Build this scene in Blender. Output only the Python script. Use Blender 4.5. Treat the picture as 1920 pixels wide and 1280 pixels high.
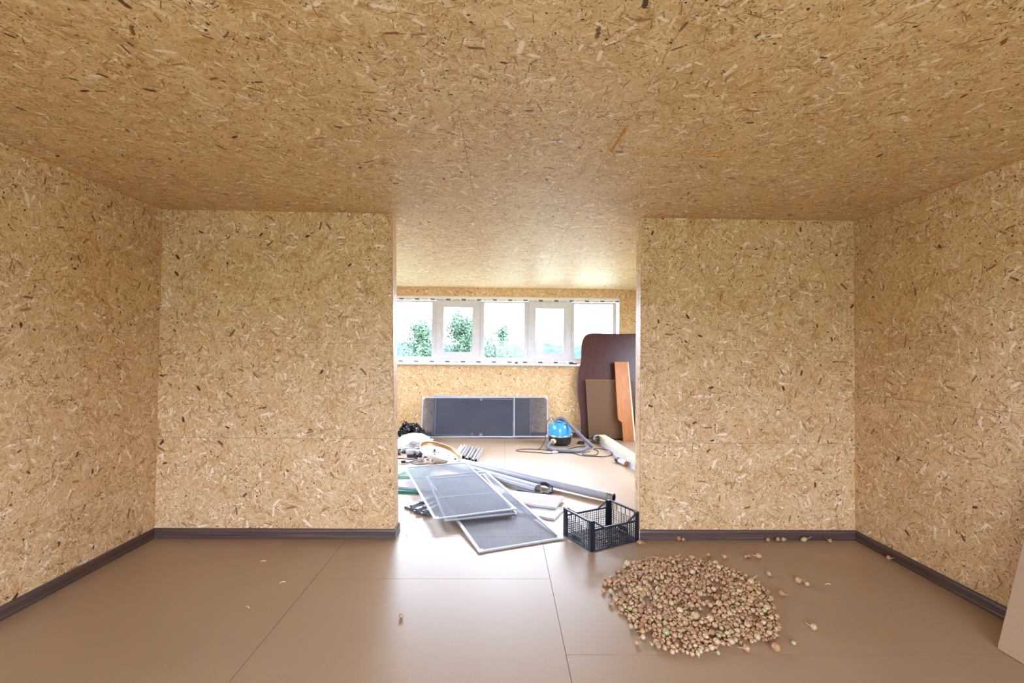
import bpy, bmesh, math, random
import numpy as np
from mathutils import Vector, Matrix, noise
random.seed(7); np.random.seed(7)
sc = bpy.context.scene
for o in list(bpy.data.objects): bpy.data.objects.remove(o)
COL = sc.collection
V = Vector
# ------------------------------------------------------------------ camera, sky, exposure
cam = bpy.data.cameras.new('camera'); cam_o = bpy.data.objects.new('camera', cam); COL.objects.link(cam_o)
yaw, pitch, roll = .0203, .0197, .0110
fw = V((math.sin(yaw)*math.cos(pitch), math.cos(yaw)*math.cos(pitch), math.sin(pitch)))
r0 = V((math.cos(yaw), -math.sin(yaw), 0)); u0 = r0.cross(fw)
rr = r0*math.cos(roll)+u0*math.sin(roll); uu = -r0*math.sin(roll)+u0*math.cos(roll)
M = Matrix((rr, uu, -fw)).transposed().to_4x4(); M.translation = (0, 0, 1.65)
cam_o.matrix_world = M
cam.sensor_width = 36; cam.lens = 880/1920*36; cam.clip_start = .05; cam.clip_end = 1000
sc.camera = cam_o
w = bpy.data.worlds.new('overcast_sky'); sc.world = w; w.use_nodes = True
bg = w.node_tree.nodes['Background']
bg.inputs['Strength'].default_value = 1.0
_t = w.node_tree; _tc = _t.nodes.new('ShaderNodeTexCoord'); _sx = _t.nodes.new('ShaderNodeSeparateXYZ'); _t.links.new(_tc.outputs['Generated'], _sx.inputs[0])
_mr = _t.nodes.new('ShaderNodeMapRange'); _t.links.new(_sx.outputs[2], _mr.inputs[0])      # overcast sky, brighter towards the zenith
_cr = _t.nodes.new('ShaderNodeMix'); _cr.data_type = 'RGBA'; _t.links.new(_mr.outputs[0], _cr.inputs[0])
_cr.inputs[6].default_value = (.65, .72, .90, 1); _cr.inputs[7].default_value = (1.65, 1.85, 2.35, 1); _t.links.new(_cr.outputs[2], bg.inputs['Color'])
sc.view_settings.view_transform = 'Standard'; sc.view_settings.look = 'None'
sc.view_settings.gamma = 1; sc.view_settings.use_curve_mapping = False
sc.view_settings.exposure = 4.75
sc.cycles.use_denoising = True
sc.cycles.max_bounces = 10; sc.cycles.diffuse_bounces = 7; sc.cycles.transparent_max_bounces = 16
sc.cycles.caustics_reflective = False; sc.cycles.caustics_refractive = False
sc.cycles.sample_clamp_indirect = 8

# room numbers (metres; camera at 0,0,1.65 looking along +y)
XL, XR, D, D2, H, YB = -2.995, 3.167, 4.153, 9.07, 2.857, -2.3
WT = .165                      # partition thickness
OR = 1.232                     # right edge of the opening
def OLx(z): return -.925-.066*z/2.857   # the left edge leans a little
def portal(name, loc, rot, sx, sy):
    l = bpy.data.lights.new(name, 'AREA'); l.shape = 'RECTANGLE'; l.size = sx; l.size_y = sy; l.energy = 1
    l.cycles.is_portal = True
    o = bpy.data.objects.new(name, l); o.location = loc; o.rotation_euler = rot; COL.objects.link(o)
portal('far_window_portal', (.02, D2+.16, 2.05), (-math.pi/2, 0, 0), 4.5, 1.35)
BW = (-2.2, 2.4, .6, 2.15)    # unseen window added in the wall behind the camera for fill light
portal('added_back_portal', ((BW[0]+BW[1])/2, YB-.16, (BW[2]+BW[3])/2), (math.pi/2, 0, 0), 4.9, 1.85)

SW = (5.6, 8.2, 1.0, 2.25)      # side windows added to brighten the far room (y0, y1, z0, z1), both hidden from here by the partition
for nm_, x_, a_ in (('added_left_portal', XL-.13, -1), ('added_right_portal', XR+.13, 1)):
    portal(nm_, (x_, (SW[0]+SW[1])/2, (SW[2]+SW[3])/2), (math.pi/2, 0, a_*math.pi/2), SW[1]-SW[0]+.1, SW[3]-SW[2]+.1)

# ------------------------------------------------------------------ helpers
class MB:
    def __init__(s): s.v = []; s.f = []; s.m = []; s.uv = None
    def add(s, vs, fs, mi=0):
        b = len(s.v); s.v += [V(p) for p in vs]; s.f += [[i+b for i in f] for f in fs]; s.m += [mi]*len(fs); return s
    def hexa(s, p, mi=0):      # p: 4 bottom ccw, 4 top ccw
        return s.add(p, [[3,2,1,0],[4,5,6,7],[0,1,5,4],[1,2,6,5],[2,3,7,6],[3,0,4,7]], mi)
    def box(s, c, d, R=None, mi=0, bev=0):
        x, y, z = d[0]/2, d[1]/2, d[2]/2; c = V(c)
        if bev:
            bm = bmesh.new(); bmesh.ops.create_cube(bm, size=1)
            for v in bm.verts: v.co = V((v.co.x*d[0], v.co.y*d[1], v.co.z*d[2]))
            bmesh.ops.bevel(bm, geom=bm.edges[:], offset=bev, segments=2, affect='EDGES', profile=.5)
            bm.verts.index_update()
            vs = [v.co.copy() for v in bm.verts]; fs = [[v.index for v in f.verts] for f in bm.faces]; bm.free()
            if R: vs = [R @ v for v in vs]
            return s.add([v+c for v in vs], fs, mi)
        p = [V(q) for q in ((-x,-y,-z),(x,-y,-z),(x,y,-z),(-x,y,-z),(-x,-y,z),(x,-y,z),(x,y,z),(-x,y,z))]
        if R: p = [R @ v for v in p]
        return s.hexa([v+c for v in p], mi)
    def lohi(s, a, b, mi=0):
        return s.box([(a[i]+b[i])/2 for i in range(3)], [abs(b[i]-a[i]) for i in range(3)], None, mi)
    def bar(s, a, b, wd, th, up=(0,0,1), mi=0):   # rectangular bar from a to b
        a, b = V(a), V(b); d = (b-a).normalized(); upv = V(up)
        sd = d.cross(upv).normalized(); up2 = sd.cross(d)
        o = [sd*(-wd/2)-up2*th/2, sd*wd/2-up2*th/2, sd*wd/2+up2*th/2, sd*(-wd/2)+up2*th/2]
        return s.add([a+q for q in o]+[b+q for q in o], [[0,1,2,3],[7,6,5,4],[1,0,4,5],[2,1,5,6],[3,2,6,7],[0,3,7,4]], mi)
    def tube(s, pts, r, n=8, cap=True, mi=0, smooth=0, closed=False):
        pts = [V(p) for p in pts]
        if smooth:
            q = []
            N = len(pts)
            for i in range(N-1):
                p0, p1, p2, p3 = pts[max(i-1,0)], pts[i], pts[i+1], pts[min(i+2,N-1)]
                for k in range(smooth):
                    t = k/smooth
                    q.append(.5*((2*p1)+(p2-p0)*t+(2*p0-5*p1+4*p2-p3)*t*t+(3*p1-p0-3*p2+p3)*t**3))
            q.append(pts[-1]); 
            if not callable(r) and isinstance(r, (list, tuple)): r = [np.interp(i/(len(q)-1)*(N-1), range(N), r) for i in range(len(q))]
            pts = q
        N = len(pts); R = r if isinstance(r, (list, tuple)) else [r]*N
        nrm = None; vs = []
        for i, p in enumerate(pts):
            t = (pts[min(i+1,N-1)]-pts[max(i-1,0)]).normalized()
            if nrm is None:
                nrm = t.cross(V((0,0,1)) if abs(t.z) < .9 else V((1,0,0))).normalized()
            nrm = (nrm-t*nrm.dot(t)).normalized(); bi = t.cross(nrm)
            vs += [p+(nrm*math.cos(2*math.pi*k/n)+bi*math.sin(2*math.pi*k/n))*R[i] for k in range(n)]
        fs = [[i*n+k, i*n+(k+1)%n, (i+1)*n+(k+1)%n, (i+1)*n+k] for i in range(N-1) for k in range(n)]
        if cap: fs += [list(range(n))[::-1], [(N-1)*n+k for k in range(n)]]
        return s.add(vs, fs, mi)
    def lathe(s, prof, n=24, T=None, mi=0):        # prof: (r,z)
        T = T or Matrix.Identity(4); vs = []; fs = []; idx = []
        for r, z in prof:
            if r < 1e-6: idx.append([len(vs)]); vs.append(T @ V((0,0,z)))
            else:
                idx.append(list(range(len(vs), len(vs)+n)))
                vs += [T @ V((r*math.cos(2*math.pi*k/n), r*math.sin(2*math.pi*k/n), z)) for k in range(n)]
        for a, b in zip(idx, idx[1:]):
            for k in range(n):
                k2 = (k+1) % n
                if len(a) == 1 and len(b) == 1: continue
                if len(a) == 1: fs.append([a[0], b[k2], b[k]])
                elif len(b) == 1: fs.append([a[k], a[k2], b[0]])
                else: fs.append([a[k], a[k2], b[k2], b[k]])
        return s.add(vs, fs, mi)
    def prism(s, poly, T, th, mi=0):               # poly in local xz, thickness along local y (0..th)
        n = len(poly); vs = [T @ V((x, 0, z)) for x, z in poly]+[T @ V((x, th, z)) for x, z in poly]
        return s.add(vs, [list(range(n)), [2*n-1-k for k in range(n)]]+[[k, k+n, (k+1)%n+n, (k+1)%n] for k in range(n)], mi)
    def build(s, name, mats, parent=None, off=V((0,0,0)), smooth=True, ang=35):
        me = bpy.data.meshes.new(name); me.from_pydata([p-off for p in s.v], [], s.f)
        mats = mats if isinstance(mats, (list, tuple)) else [mats]
        for m in mats: me.materials.append(m)
        me.polygons.foreach_set('material_index', s.m)
        bm = bmesh.new(); bm.from_mesh(me); bmesh.ops.recalc_face_normals(bm, faces=bm.faces[:]); bm.to_mesh(me); bm.free()
        if smooth:
            me.polygons.foreach_set('use_smooth', [True]*len(me.polygons)); me.set_sharp_from_angle(angle=math.radians(ang))
        o = bpy.data.objects.new(name, me); COL.objects.link(o)
        if parent: o.parent = parent
        return o
def tag(o, label=None, cat=None, group=None, kind=None):
    for k, v in (('label', label), ('category', cat), ('group', group), ('kind', kind)):
        if v: o[k] = v
    return o
def base_of(mbs):
    ps = [p for m in mbs for p in m.v]
    return V(((min(p.x for p in ps)+max(p.x for p in ps))/2, (min(p.y for p in ps)+max(p.y for p in ps))/2, min(p.z for p in ps)))
def thing(name, label, cat, parts, group=None):
    """parts: list of (name, MB, material, [subparts], extra props); verts in world coordinates. One part 'self' only -> a single mesh."""
    if len(parts) == 1 and parts[0][0] == 'self':
        mb = parts[0][1]; b = base_of([mb]); o = mb.build(name, parts[0][2], None, b); o.location = b
        return tag(o, label, cat, group)
    allm = [p[1] for p in parts]
    b = base_of(allm); e = bpy.data.objects.new(name, None); e.empty_display_size = .05; COL.objects.link(e); e.location = b
    tag(e, label, cat, group)
    for p in parts:
        o = p[1].build(p[0], p[2], e, b)
        if len(p) > 3:
            for q in p[3]:
                c = q[1].build(q[0], q[2], o, b)
                if len(q) > 3: tag(c, **q[3])
        if len(p) > 4: tag(o, **p[4])
    return e
def struct(name, mb, mat, **k):
    o = mb.build(name, mat, None, V((0,0,0)), smooth=False); o['kind'] = 'structure'; tag(o, **k); return o
def RZ(a): return Matrix.Rotation(a, 3, 'Z')
def frame_T(o, x, y, z):       # local axes -> world
    m = Matrix((V(x), V(y), V(z))).transposed().to_4x4(); m.translation = V(o); return m

# ------------------------------------------------------------------ materials
def srgb(r, g, b):
    f = lambda c: (c/255/12.92 if c/255 <= .04045 else ((c/255+.055)/1.055)**2.4)
    return (f(r), f(g), f(b), 1)
class NT:
    def __init__(s, nt): s.t = nt
    def n(s, typ, ins=None, **k):
        nd = s.t.nodes.new(typ)
        for a, b in k.items(): setattr(nd, a, b)
        for a, b in (ins or {}).items():
            if isinstance(b, bpy.types.NodeSocket): s.t.links.new(b, nd.inputs[a])
            else: nd.inputs[a].default_value = b
        return nd
    def math(s, op, a, b=None, c=None, clamp=False):
        ins = {0: a}
        if b is not None: ins[1] = b
        if c is not None: ins[2] = c
        nd = s.n('ShaderNodeMath', ins, operation=op, use_clamp=clamp); return nd.outputs[0]
    def mix(s, f, a, b, blend='MIX'):
        nd = s.t.nodes.new('ShaderNodeMix'); nd.data_type = 'RGBA'; nd.blend_type = blend
        for i, v in ((0, f), (6, a), (7, b)):
            if isinstance(v, bpy.types.NodeSocket): s.t.links.new(v, nd.inputs[i])
            else: nd.inputs[i].default_value = v
        return nd.outputs[2]
    def ramp(s, f, stops, interp='LINEAR'):
        nd = s.t.nodes.new('ShaderNodeValToRGB'); cr = nd.color_ramp; cr.interpolation = interp
        while len(cr.elements) < len(stops): cr.elements.new(.5)
        for e, (p, c) in zip(cr.elements, stops): e.position = p; e.color = c
        s.t.links.new(f, nd.inputs[0]); return nd.outputs[0]
def mat_new(name):
    m = bpy.data.materials.new(name); m.use_nodes = True; nt = NT(m.node_tree)
    return m, nt, m.node_tree.nodes['Principled BSDF']
def mat(name, col, rough=.5, metal=0, spec=.5, var=.08, scale=12, bump=0, stretch=(1,1,1), coat=0):
    m, t, b = mat_new(name); L = m.node_tree.links
    tc = t.n('ShaderNodeTexCoord'); mp = t.n('ShaderNodeMapping', {'Vector': tc.outputs['Object'], 'Scale': stretch})
    nz = t.n('ShaderNodeTexNoise', {'Vector': mp.outputs[0], 'Scale': scale, 'Detail': 4})
    d = [c*(1-var*2) for c in col[:3]]+[1]; l = [min(1, c*(1+var*2)) for c in col[:3]]+[1]
    L.new(t.ramp(nz.outputs[0], [(.3, d), (.7, l)]), b.inputs['Base Color'])
    b.inputs['Roughness'].default_value = rough; b.inputs['Metallic'].default_value = metal
    b.inputs['Specular IOR Level'].default_value = spec; b.inputs['Coat Weight'].default_value = coat
    if bump:
        bp = t.n('ShaderNodeBump', {'Height': nz.outputs[0], 'Strength': bump, 'Distance': .004}); L.new(bp.outputs[0], b.inputs['Normal'])
    return m

def osb_material(name, tint=(1,1,1), rough=.42, spec=.45, zs=1.0):
    """Oriented strand board: layers of randomly turned rectangular strands on the panel's own UV metres."""
    m, t, b = mat_new(name); L = m.node_tree.links
    uvn = t.n('ShaderNodeUVMap'); uv = uvn.outputs[0]
    wob = t.n('ShaderNodeTexNoise', {'Vector': uv, 'Scale': 9, 'Detail': 3}, noise_dimensions='2D')
    wv = t.n('ShaderNodeVectorMath', {0: wob.outputs['Color'], 1: (.5,.5,.5)}, operation='SUBTRACT').outputs[0]
    uvw = t.n('ShaderNodeVectorMath', {0: wv, 1: (.012,.012,0), 2: uv}, operation='MULTIPLY_ADD').outputs[0]
    big = t.n('ShaderNodeTexNoise', {'Vector': uv, 'Scale': 3.0, 'Detail': 5, 'Roughness': .65}, noise_dimensions='2D').outputs[0]
    def c(r, g, bb):
        q = srgb(r, g, bb); return (min(.96, q[0]*tint[0]), q[1]*tint[1], q[2]*tint[2], 1)
    col = t.ramp(big, [(.35, c(196,164,116)), (.5, c(212,184,138)), (.66, c(224,200,158))])
    fine = t.n('ShaderNodeTexNoise', {'Vector': uv, 'Scale': 120, 'Detail': 3}, noise_dimensions='2D').outputs[0]
    col = t.mix(.55, col, t.ramp(fine, [(.3, c(172,136,92)), (.55, c(212,184,138)), (.75, c(232,212,174))]))
    hgt = big
    T1, T2, T3 = c(228,206,166), c(210,176,126), c(190,152,102)
    W1, W2 = c(238,222,192), c(248,240,222)
    B1, B2, K1 = c(156,112,66), c(124,82,46), c(62,40,26)
    # scale(cells/m), half length, half width (in cells), presence, opacity, stops
    layers = [
        (11.5, .62, .15, .95, .80, [(0,T3),(.25,T2),(.5,T1),(.8,c(220,192,144))]),
        (16, .62, .12, .90, .78, [(0,T2),(.3,T1),(.55,T3),(.75,c(214,182,132)),(.9,c(234,214,176))]),
        (23, .62, .10, .85, .75, [(0,T3),(.2,T1),(.5,T2),(.75,W1)]),
        (34, .60, .10, .70, .75, [(0,T1),(.3,T3),(.5,W1),(.75,T2)]),
        (10.5, .42, .09, .30, .85, [(0,W2),(.4,W1),(.75,W2)]),
        (21, .50, .12, .16, .85, [(0,W2),(.5,W1)]),
        (46, .66, .09, .50, .70, [(0,B1),(.3,T3),(.6,c(172,130,82)),(.8,W1)]),
        (16, .64, .045, .30, .80, [(0,B1),(.4,c(176,130,80)),(.7,B2)]),
        (22, .64, .034, .31, .88, [(0,B2),(.3,c(108,72,42)),(.6,B1),(.85,c(88,56,34))]),
        (38, .60, .040, .25, .88, [(0,B1),(.35,B2),(.7,c(98,66,40))]),
        (11, .36, .070, .14, .90, [(0,c(112,70,38)),(.3,B1),(.65,c(150,100,54))]),
        (64, .44, .10, .26, .90, [(0,c(104,70,42)),(.5,K1)]),
        (8, .17, .060, .09, .97, [(0,K1),(.4,c(92,58,38)),(.8,c(44,28,20))]),
        (30, .20, .11, .08, .97, [(0,K1),(.5,c(46,30,20))]),
    ]
    clus = [t.n('ShaderNodeMapRange', {'Value': t.n('ShaderNodeTexNoise', {'Vector': t.n('ShaderNodeVectorMath', {0: uv, 1: (k*7.7, k*3.1, 0)}, operation='ADD').outputs[0], 'Scale': 4.5, 'Detail': 3}, noise_dimensions='2D').outputs[0], 'From Min': .33, 'From Max': .67, 'To Min': .25, 'To Max': 1.6}).outputs[0] for k in (1, 2)]
    for i, (s, hl, hw, pr, op, st) in enumerate(layers):
        q = t.n('ShaderNodeVectorMath', {0: uvw, 1: (s*zs, s*zs, 0)}, operation='MULTIPLY').outputs[0]
        q = t.n('ShaderNodeVectorMath', {0: q, 1: (i*17.31, i*9.77, 0)}, operation='ADD').outputs[0]
        vo = t.n('ShaderNodeTexVoronoi', {'Vector': q, 'Scale': 1.0, 'Randomness': 1.0}, voronoi_dimensions='2D')
        loc = t.n('ShaderNodeVectorMath', {0: q, 1: vo.outputs['Position']}, operation='SUBTRACT').outputs[0]
        rgb = t.n('ShaderNodeSeparateColor', {0: vo.outputs['Color']})
        ang = t.math('MULTIPLY', rgb.outputs[0], math.pi)
        lr = t.n('ShaderNodeVectorRotate', {'Vector': loc, 'Angle': ang}, rotation_type='Z_AXIS').outputs[0]
        xyz = t.n('ShaderNodeSeparateXYZ', {0: lr})
        sz = t.math('MULTIPLY_ADD', rgb.outputs[1], .8, .45)
        ax = t.math('DIVIDE', t.math('ABSOLUTE', xyz.outputs[0]), t.math('MULTIPLY', sz, hl))
        rag = t.math('MULTIPLY_ADD', fine, .7, .65)
        ay = t.math('DIVIDE', t.math('ABSOLUTE', xyz.outputs[1]), t.math('MULTIPLY', rag, t.math('MULTIPLY', sz, hw)))
        mx = t.math('MAXIMUM', t.math('MULTIPLY_ADD', ay, .25, ax) if hw > .06 else t.math('MULTIPLY_ADD', ay, .4, ax), ay)
        edge = t.n('ShaderNodeMapRange', {'Value': mx, 'From Min': .82, 'From Max': 1.12, 'To Min': 1.0, 'To Max': 0.0}).outputs[0]
        pres = t.math('LESS_THAN', rgb.outputs[2], pr if i < 4 else t.math('MULTIPLY', clus[i % 2], pr))
        msk = t.math('MULTIPLY', edge, pres)
        tone = t.math('DIVIDE', rgb.outputs[2], pr)   # CONSTANT ramps pick the strand's colour
        sc_ = t.ramp(tone, st, 'CONSTANT')
        if i < 6:   # wood grain along the strand
            gr = t.n('ShaderNodeTexNoise', {'Vector': t.n('ShaderNodeVectorMath', {0: lr, 1: (2.2, 34, 0)}, operation='MULTIPLY').outputs[0], 'Scale': 1.0, 'Detail': 2}, noise_dimensions='2D').outputs[0]
            gcol = t.ramp(gr, [(.3, (.82,.78,.72,1)), (.6, (1.0,1.0,1.0,1))])
            sc_ = t.mix(1.0, sc_, gcol, 'MULTIPLY')
        col = t.mix(t.math('MULTIPLY', msk, op), col, sc_)
        if i < 4: hgt = t.math('ADD', t.math('MULTIPLY', msk, t.math('MULTIPLY_ADD', tone, .5, -.2)), hgt)
    L.new(col, b.inputs['Base Color'])
    bp = t.n('ShaderNodeBump', {'Height': t.math('MULTIPLY_ADD', fine, .35, hgt), 'Strength': .35, 'Distance': .0016}); L.new(bp.outputs[0], b.inputs['Normal'])
    b.inputs['Roughness'].default_value = rough; b.inputs['Specular IOR Level'].default_value = spec
    return m
OSB = osb_material('osb_strands', tint=(1.02,.985,.985), zs=.87)
OSBW = osb_material('osb_orange_strands', tint=(1.0,.925,.84), zs=.95)
OSBC = osb_material('osb_ceiling_strands', tint=(1.025,.985,.98), zs=.87, rough=.5, spec=.42)
JOINT = mat('dark_joint', srgb(120,84,46), .9, var=.1)
FOAM = mat('orange_mounting_foam', srgb(196,140,70), .8, var=.15, scale=40, bump=.5)
SCREW = mat('black_screw', srgb(30,28,26), .45, metal=.5)
def hardboard():
    m, t, b = mat_new('tan_hardboard'); L = m.node_tree.links
    tc = t.n('ShaderNodeTexCoord')
    a = t.n('ShaderNodeTexNoise', {'Vector': tc.outputs['Object'], 'Scale': 1.1, 'Detail': 5}).outputs[0]
    f = t.n('ShaderNodeTexNoise', {'Vector': tc.outputs['Object'], 'Scale': 160, 'Detail': 3}).outputs[0]
    col = t.ramp(a, [(.3, srgb(156,132,107)), (.7, srgb(168,146,120))])
    col = t.mix(.35, col, t.ramp(f, [(.3, srgb(148,122,94)), (.7, srgb(178,153,124))]))
    v = t.n('ShaderNodeTexVoronoi', {'Vector': tc.outputs['Object'], 'Scale': 5.0})
    s = t.math('LESS_THAN', v.outputs['Distance'], .02)
    col = t.mix(t.math('MULTIPLY', s, .6), col, srgb(90,66,44))
    L.new(col, b.inputs['Base Color'])
    L.new(t.n('ShaderNodeMapRange', {'Value': a, 'To Min': .36, 'To Max': .46}).outputs[0], b.inputs['Roughness'])
    b.inputs['Specular IOR Level'].default_value = 1.0
    return m
HB = hardboard()
def baseboard_mat():
    m, t, b = mat_new('wenge_baseboard'); L = m.node_tree.links
    tc = t.n('ShaderNodeTexCoord'); mp = t.n('ShaderNodeMapping', {'Vector': tc.outputs['Object'], 'Scale': (1.5, 1.5, 130)})
    a = t.n('ShaderNodeTexNoise', {'Vector': mp.outputs[0], 'Scale': 1.0, 'Detail': 4, 'Distortion': .3}).outputs[0]
    L.new(t.ramp(a, [(.3, srgb(60,46,42)), (.55, srgb(82,65,59)), (.75, srgb(104,86,78))]), b.inputs['Base Color'])
    b.inputs['Roughness'].default_value = .42; return m
BASE = baseboard_mat()
BASEEDGE = mat('pale_baseboard_edge', srgb(225,220,215), .6)
PVC = mat('white_pvc', srgb(202,200,206), .3, var=.02)
GLOSSW = mat('glossy_white_board', srgb(196,196,202), .09, var=.01, coat=.3)
ALU = mat('white_lacquered_aluminium', srgb(172,175,184), .35, var=.03)
BAREALU = mat('bare_aluminium', srgb(190,194,200), .3, metal=.85, var=.08, scale=30)
GREYPLAS = mat('grey_pvc_pipe', srgb(158,162,174), .38, var=.03)
def glass_mat(name, tint, refl=1.0):
    m = bpy.data.materials.new(name); m.use_nodes = True; t = NT(m.node_tree); m.node_tree.nodes.remove(m.node_tree.nodes['Principled BSDF'])
    out = m.node_tree.nodes['Material Output']
    tr = t.n('ShaderNodeBsdfTransparent', {'Color': tint}); gl = t.n('ShaderNodeBsdfGlossy', {'Roughness': .02})
    fr = t.n('ShaderNodeFresnel', {'IOR': 1.45})
    mx = t.n('ShaderNodeMixShader', {0: t.math('MULTIPLY', fr.outputs[0], refl), 1: tr.outputs[0], 2: gl.outputs[0]})
    m.node_tree.links.new(mx.outputs[0], out.inputs[0]); return m
GLASS = glass_mat('clear_pane', (.97,.985,.98,1), .3)
TEAL = glass_mat('teal_glass', (.68,.93,.91,1), .5)
def mesh_mat():
    m = bpy.data.materials.new('grey_insect_mesh'); m.use_nodes = True; t = NT(m.node_tree); b = m.node_tree.nodes['Principled BSDF']
    out = m.node_tree.nodes['Material Output']
    tc = t.n('ShaderNodeTexCoord')
    nz = t.n('ShaderNodeTexNoise', {'Vector': tc.outputs['Object'], 'Scale': 5, 'Detail': 6}).outputs[0]
    m.node_tree.links.new(t.ramp(nz, [(.3, srgb(54,59,72)), (.7, srgb(66,71,84))]), b.inputs['Base Color'])
    b.inputs['Roughness'].default_value = .55; b.inputs['Specular IOR Level'].default_value = .6
    tr = t.n('ShaderNodeBsdfTransparent')
    fac = t.n('ShaderNodeMapRange', {'Value': nz, 'From Min': .3, 'From Max': .7, 'To Min': .57, 'To Max': .64}).outputs[0]
    wv = t.n('ShaderNodeTexNoise', {'Vector': tc.outputs['Object'], 'Scale': 90, 'Detail': 2}).outputs[0]
    fac = t.math('ADD', fac, t.math('MULTIPLY_ADD', wv, .2, -.08))
    mx = t.n('ShaderNodeMixShader', {0: fac, 1: tr.outputs[0], 2: b.outputs[0]})
    m.node_tree.links.new(mx.outputs[0], out.inputs[0]); return m
MESH = mesh_mat()
def tape_mat():
    m, t, b = mat_new('printed_sealing_tape'); L = m.node_tree.links
    tc = t.n('ShaderNodeTexCoord'); s = t.n('ShaderNodeSeparateXYZ', {0: tc.outputs['Object']})
    x = t.math('ADD', t.math('ADD', s.outputs[0], 20.0), t.math('MULTIPLY', s.outputs[2], .35))
    p = t.math('FRACT', t.math('DIVIDE', x, .3))
    blk = t.math('MULTIPLY', t.math('LESS_THAN', p, .31), t.math('GREATER_THAN', p, .03))
    gap = t.math('LESS_THAN', t.math('FRACT', t.math('MULTIPLY', p, 12.0)), .16)
    blk = t.math('MULTIPLY', blk, t.math('SUBTRACT', 1.0, t.math('MULTIPLY', gap, .7)))
    zc = t.n('ShaderNodeMapRange', {'Value': t.math('FRACT', t.math('DIVIDE', t.math('ADD', s.outputs[2], .005), .0675)), 'From Min': 0.0, 'From Max': 1.0}).outputs[0]
    band = t.math('MULTIPLY', t.math('GREATER_THAN', zc, .3), t.math('LESS_THAN', zc, .78))
    nz = t.n('ShaderNodeTexNoise', {'Vector': t.n('ShaderNodeVectorMath', {0: tc.outputs['Object'], 1: (90, 1, 30)}, operation='MULTIPLY').outputs[0], 'Scale': 1.0}).outputs[0]
    let = t.math('MULTIPLY', t.math('MULTIPLY', t.math('GREATER_THAN', p, .45), t.math('LESS_THAN', p, .9)),
                 t.math('MULTIPLY', t.math('GREATER_THAN', nz, .52), t.math('MULTIPLY', t.math('GREATER_THAN', zc, .4), t.math('LESS_THAN', zc, .65))))
    col = t.mix(t.math('MULTIPLY', blk, band), srgb(232,222,205), srgb(44,62,98))
    col = t.mix(t.math('MULTIPLY', let, .8), col, srgb(60,60,70))
    L.new(col, b.inputs['Base Color']); b.inputs['Roughness'].default_value = .5; return m
TAPE = tape_mat()
BLACKPL = mat('black_plastic', srgb(24,27,34), .42, var=.08)
CRATEM = mat('dark_navy_black_plastic', srgb(30,36,48), .38, var=.06)
BLACKBAG = mat('black_polythene', srgb(14,14,17), .22, var=.1, spec=.7)
WHITEBAG = mat('white_woven_sack', srgb(200,200,208), .7, var=.03, scale=60, bump=.3)
BLUE = mat('glossy_blue_plastic', srgb(58,160,226), .22, var=.03, coat=.4)
RUBBER = mat('black_rubber', srgb(34,36,42), .5)
HOSE = mat('grey_hose', srgb(102,104,112), .5, var=.05)
CREAM = mat('cream_plastic', srgb(214,200,160), .5)
DARKWOOD = mat('dark_mahogany_laminate', srgb(66,30,26), .34, var=.14, scale=3, stretch=(14,14,1))
BROWNBD = mat('brown_fibreboard', srgb(98,70,44), .75, var=.08, scale=70)
ORANGEBD = mat('orange_brown_veneer', srgb(172,110,62), .5, var=.08, scale=4, stretch=(10,10,1))
PINE = mat('pale_pine', srgb(236,212,174), .6, var=.08, scale=3, stretch=(20,2,20))
CARD = mat('brown_cardboard', srgb(150,104,70), .85)
STEEL = mat('galvanised_steel', srgb(170,174,178), .3, metal=.9, var=.12, scale=30)
GOLD = mat('golden_rim', srgb(150,112,56), .4, metal=.3)
SLAT = mat('pale_grey_profile', srgb(164,160,160), .45, var=.05)
MDF = mat('beige_fibreboard', srgb(166,139,110), .65, var=.02, scale=60)
GREYB = mat('light_grey_plastic', srgb(176,178,190), .5)
LEAF = mat('tree_leaves', srgb(62,80,62), .8, spec=.05, var=.3, scale=3)
BARK = mat('tree_bark', srgb(70,70,66), .9, var=.2)
GRASS = mat('field_grass', srgb(126,134,118), .95, spec=0, var=.2, scale=.2)
FARTREE = mat('far_woodland', srgb(44,54,68), .95, spec=0, var=.2, scale=.3)

# ------------------------------------------------------------------ room shell
def panel(parent, O, U, Vv, quad, mat_, th=.012, gap=.0009, name='osb_panel'):
    O, U, Vv = V(O), V(U), V(Vv); N = U.cross(Vv)
    cu = sum(q[0] for q in quad)/4; cv = sum(q[1] for q in quad)/4
    q2 = [(u-math.copysign(gap, u-cu), v-math.copysign(gap, v-cv)) for u, v in quad]
    vs = [O+U*u+Vv*v for u, v in q2]+[O+U*u+Vv*v-N*th for u, v in q2]
    fs = [[0,1,2,3],[7,6,5,4],[0,4,5,1],[1,5,6,2],[2,6,7,3],[3,7,4,0]]
    me = bpy.data.meshes.new(name); me.from_pydata(vs, [], fs); me.materials.append(mat_)
    ul = me.uv_layers.new(name='UVMap'); ou, ov = random.uniform(0, 40), random.uniform(0, 40)
    uvq = [(u+ou, v+ov) for u, v in q2]; uvb = [(u+ou+.4, v+ov+.4) for u, v in q2]
    for p in me.polygons:
        for li in p.loop_indices:
            vi = me.loops[li].vertex_index
            ul.data[li].uv = uvq[vi] if vi < 4 else uvb[vi-4]
    o = bpy.data.objects.new(name, me); COL.objects.link(o); o.parent = parent; return o
def rect(a, b, c, d): return [(a, c), (b, c), (b, d), (a, d)]   # u0,u1,v0,v1
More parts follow.
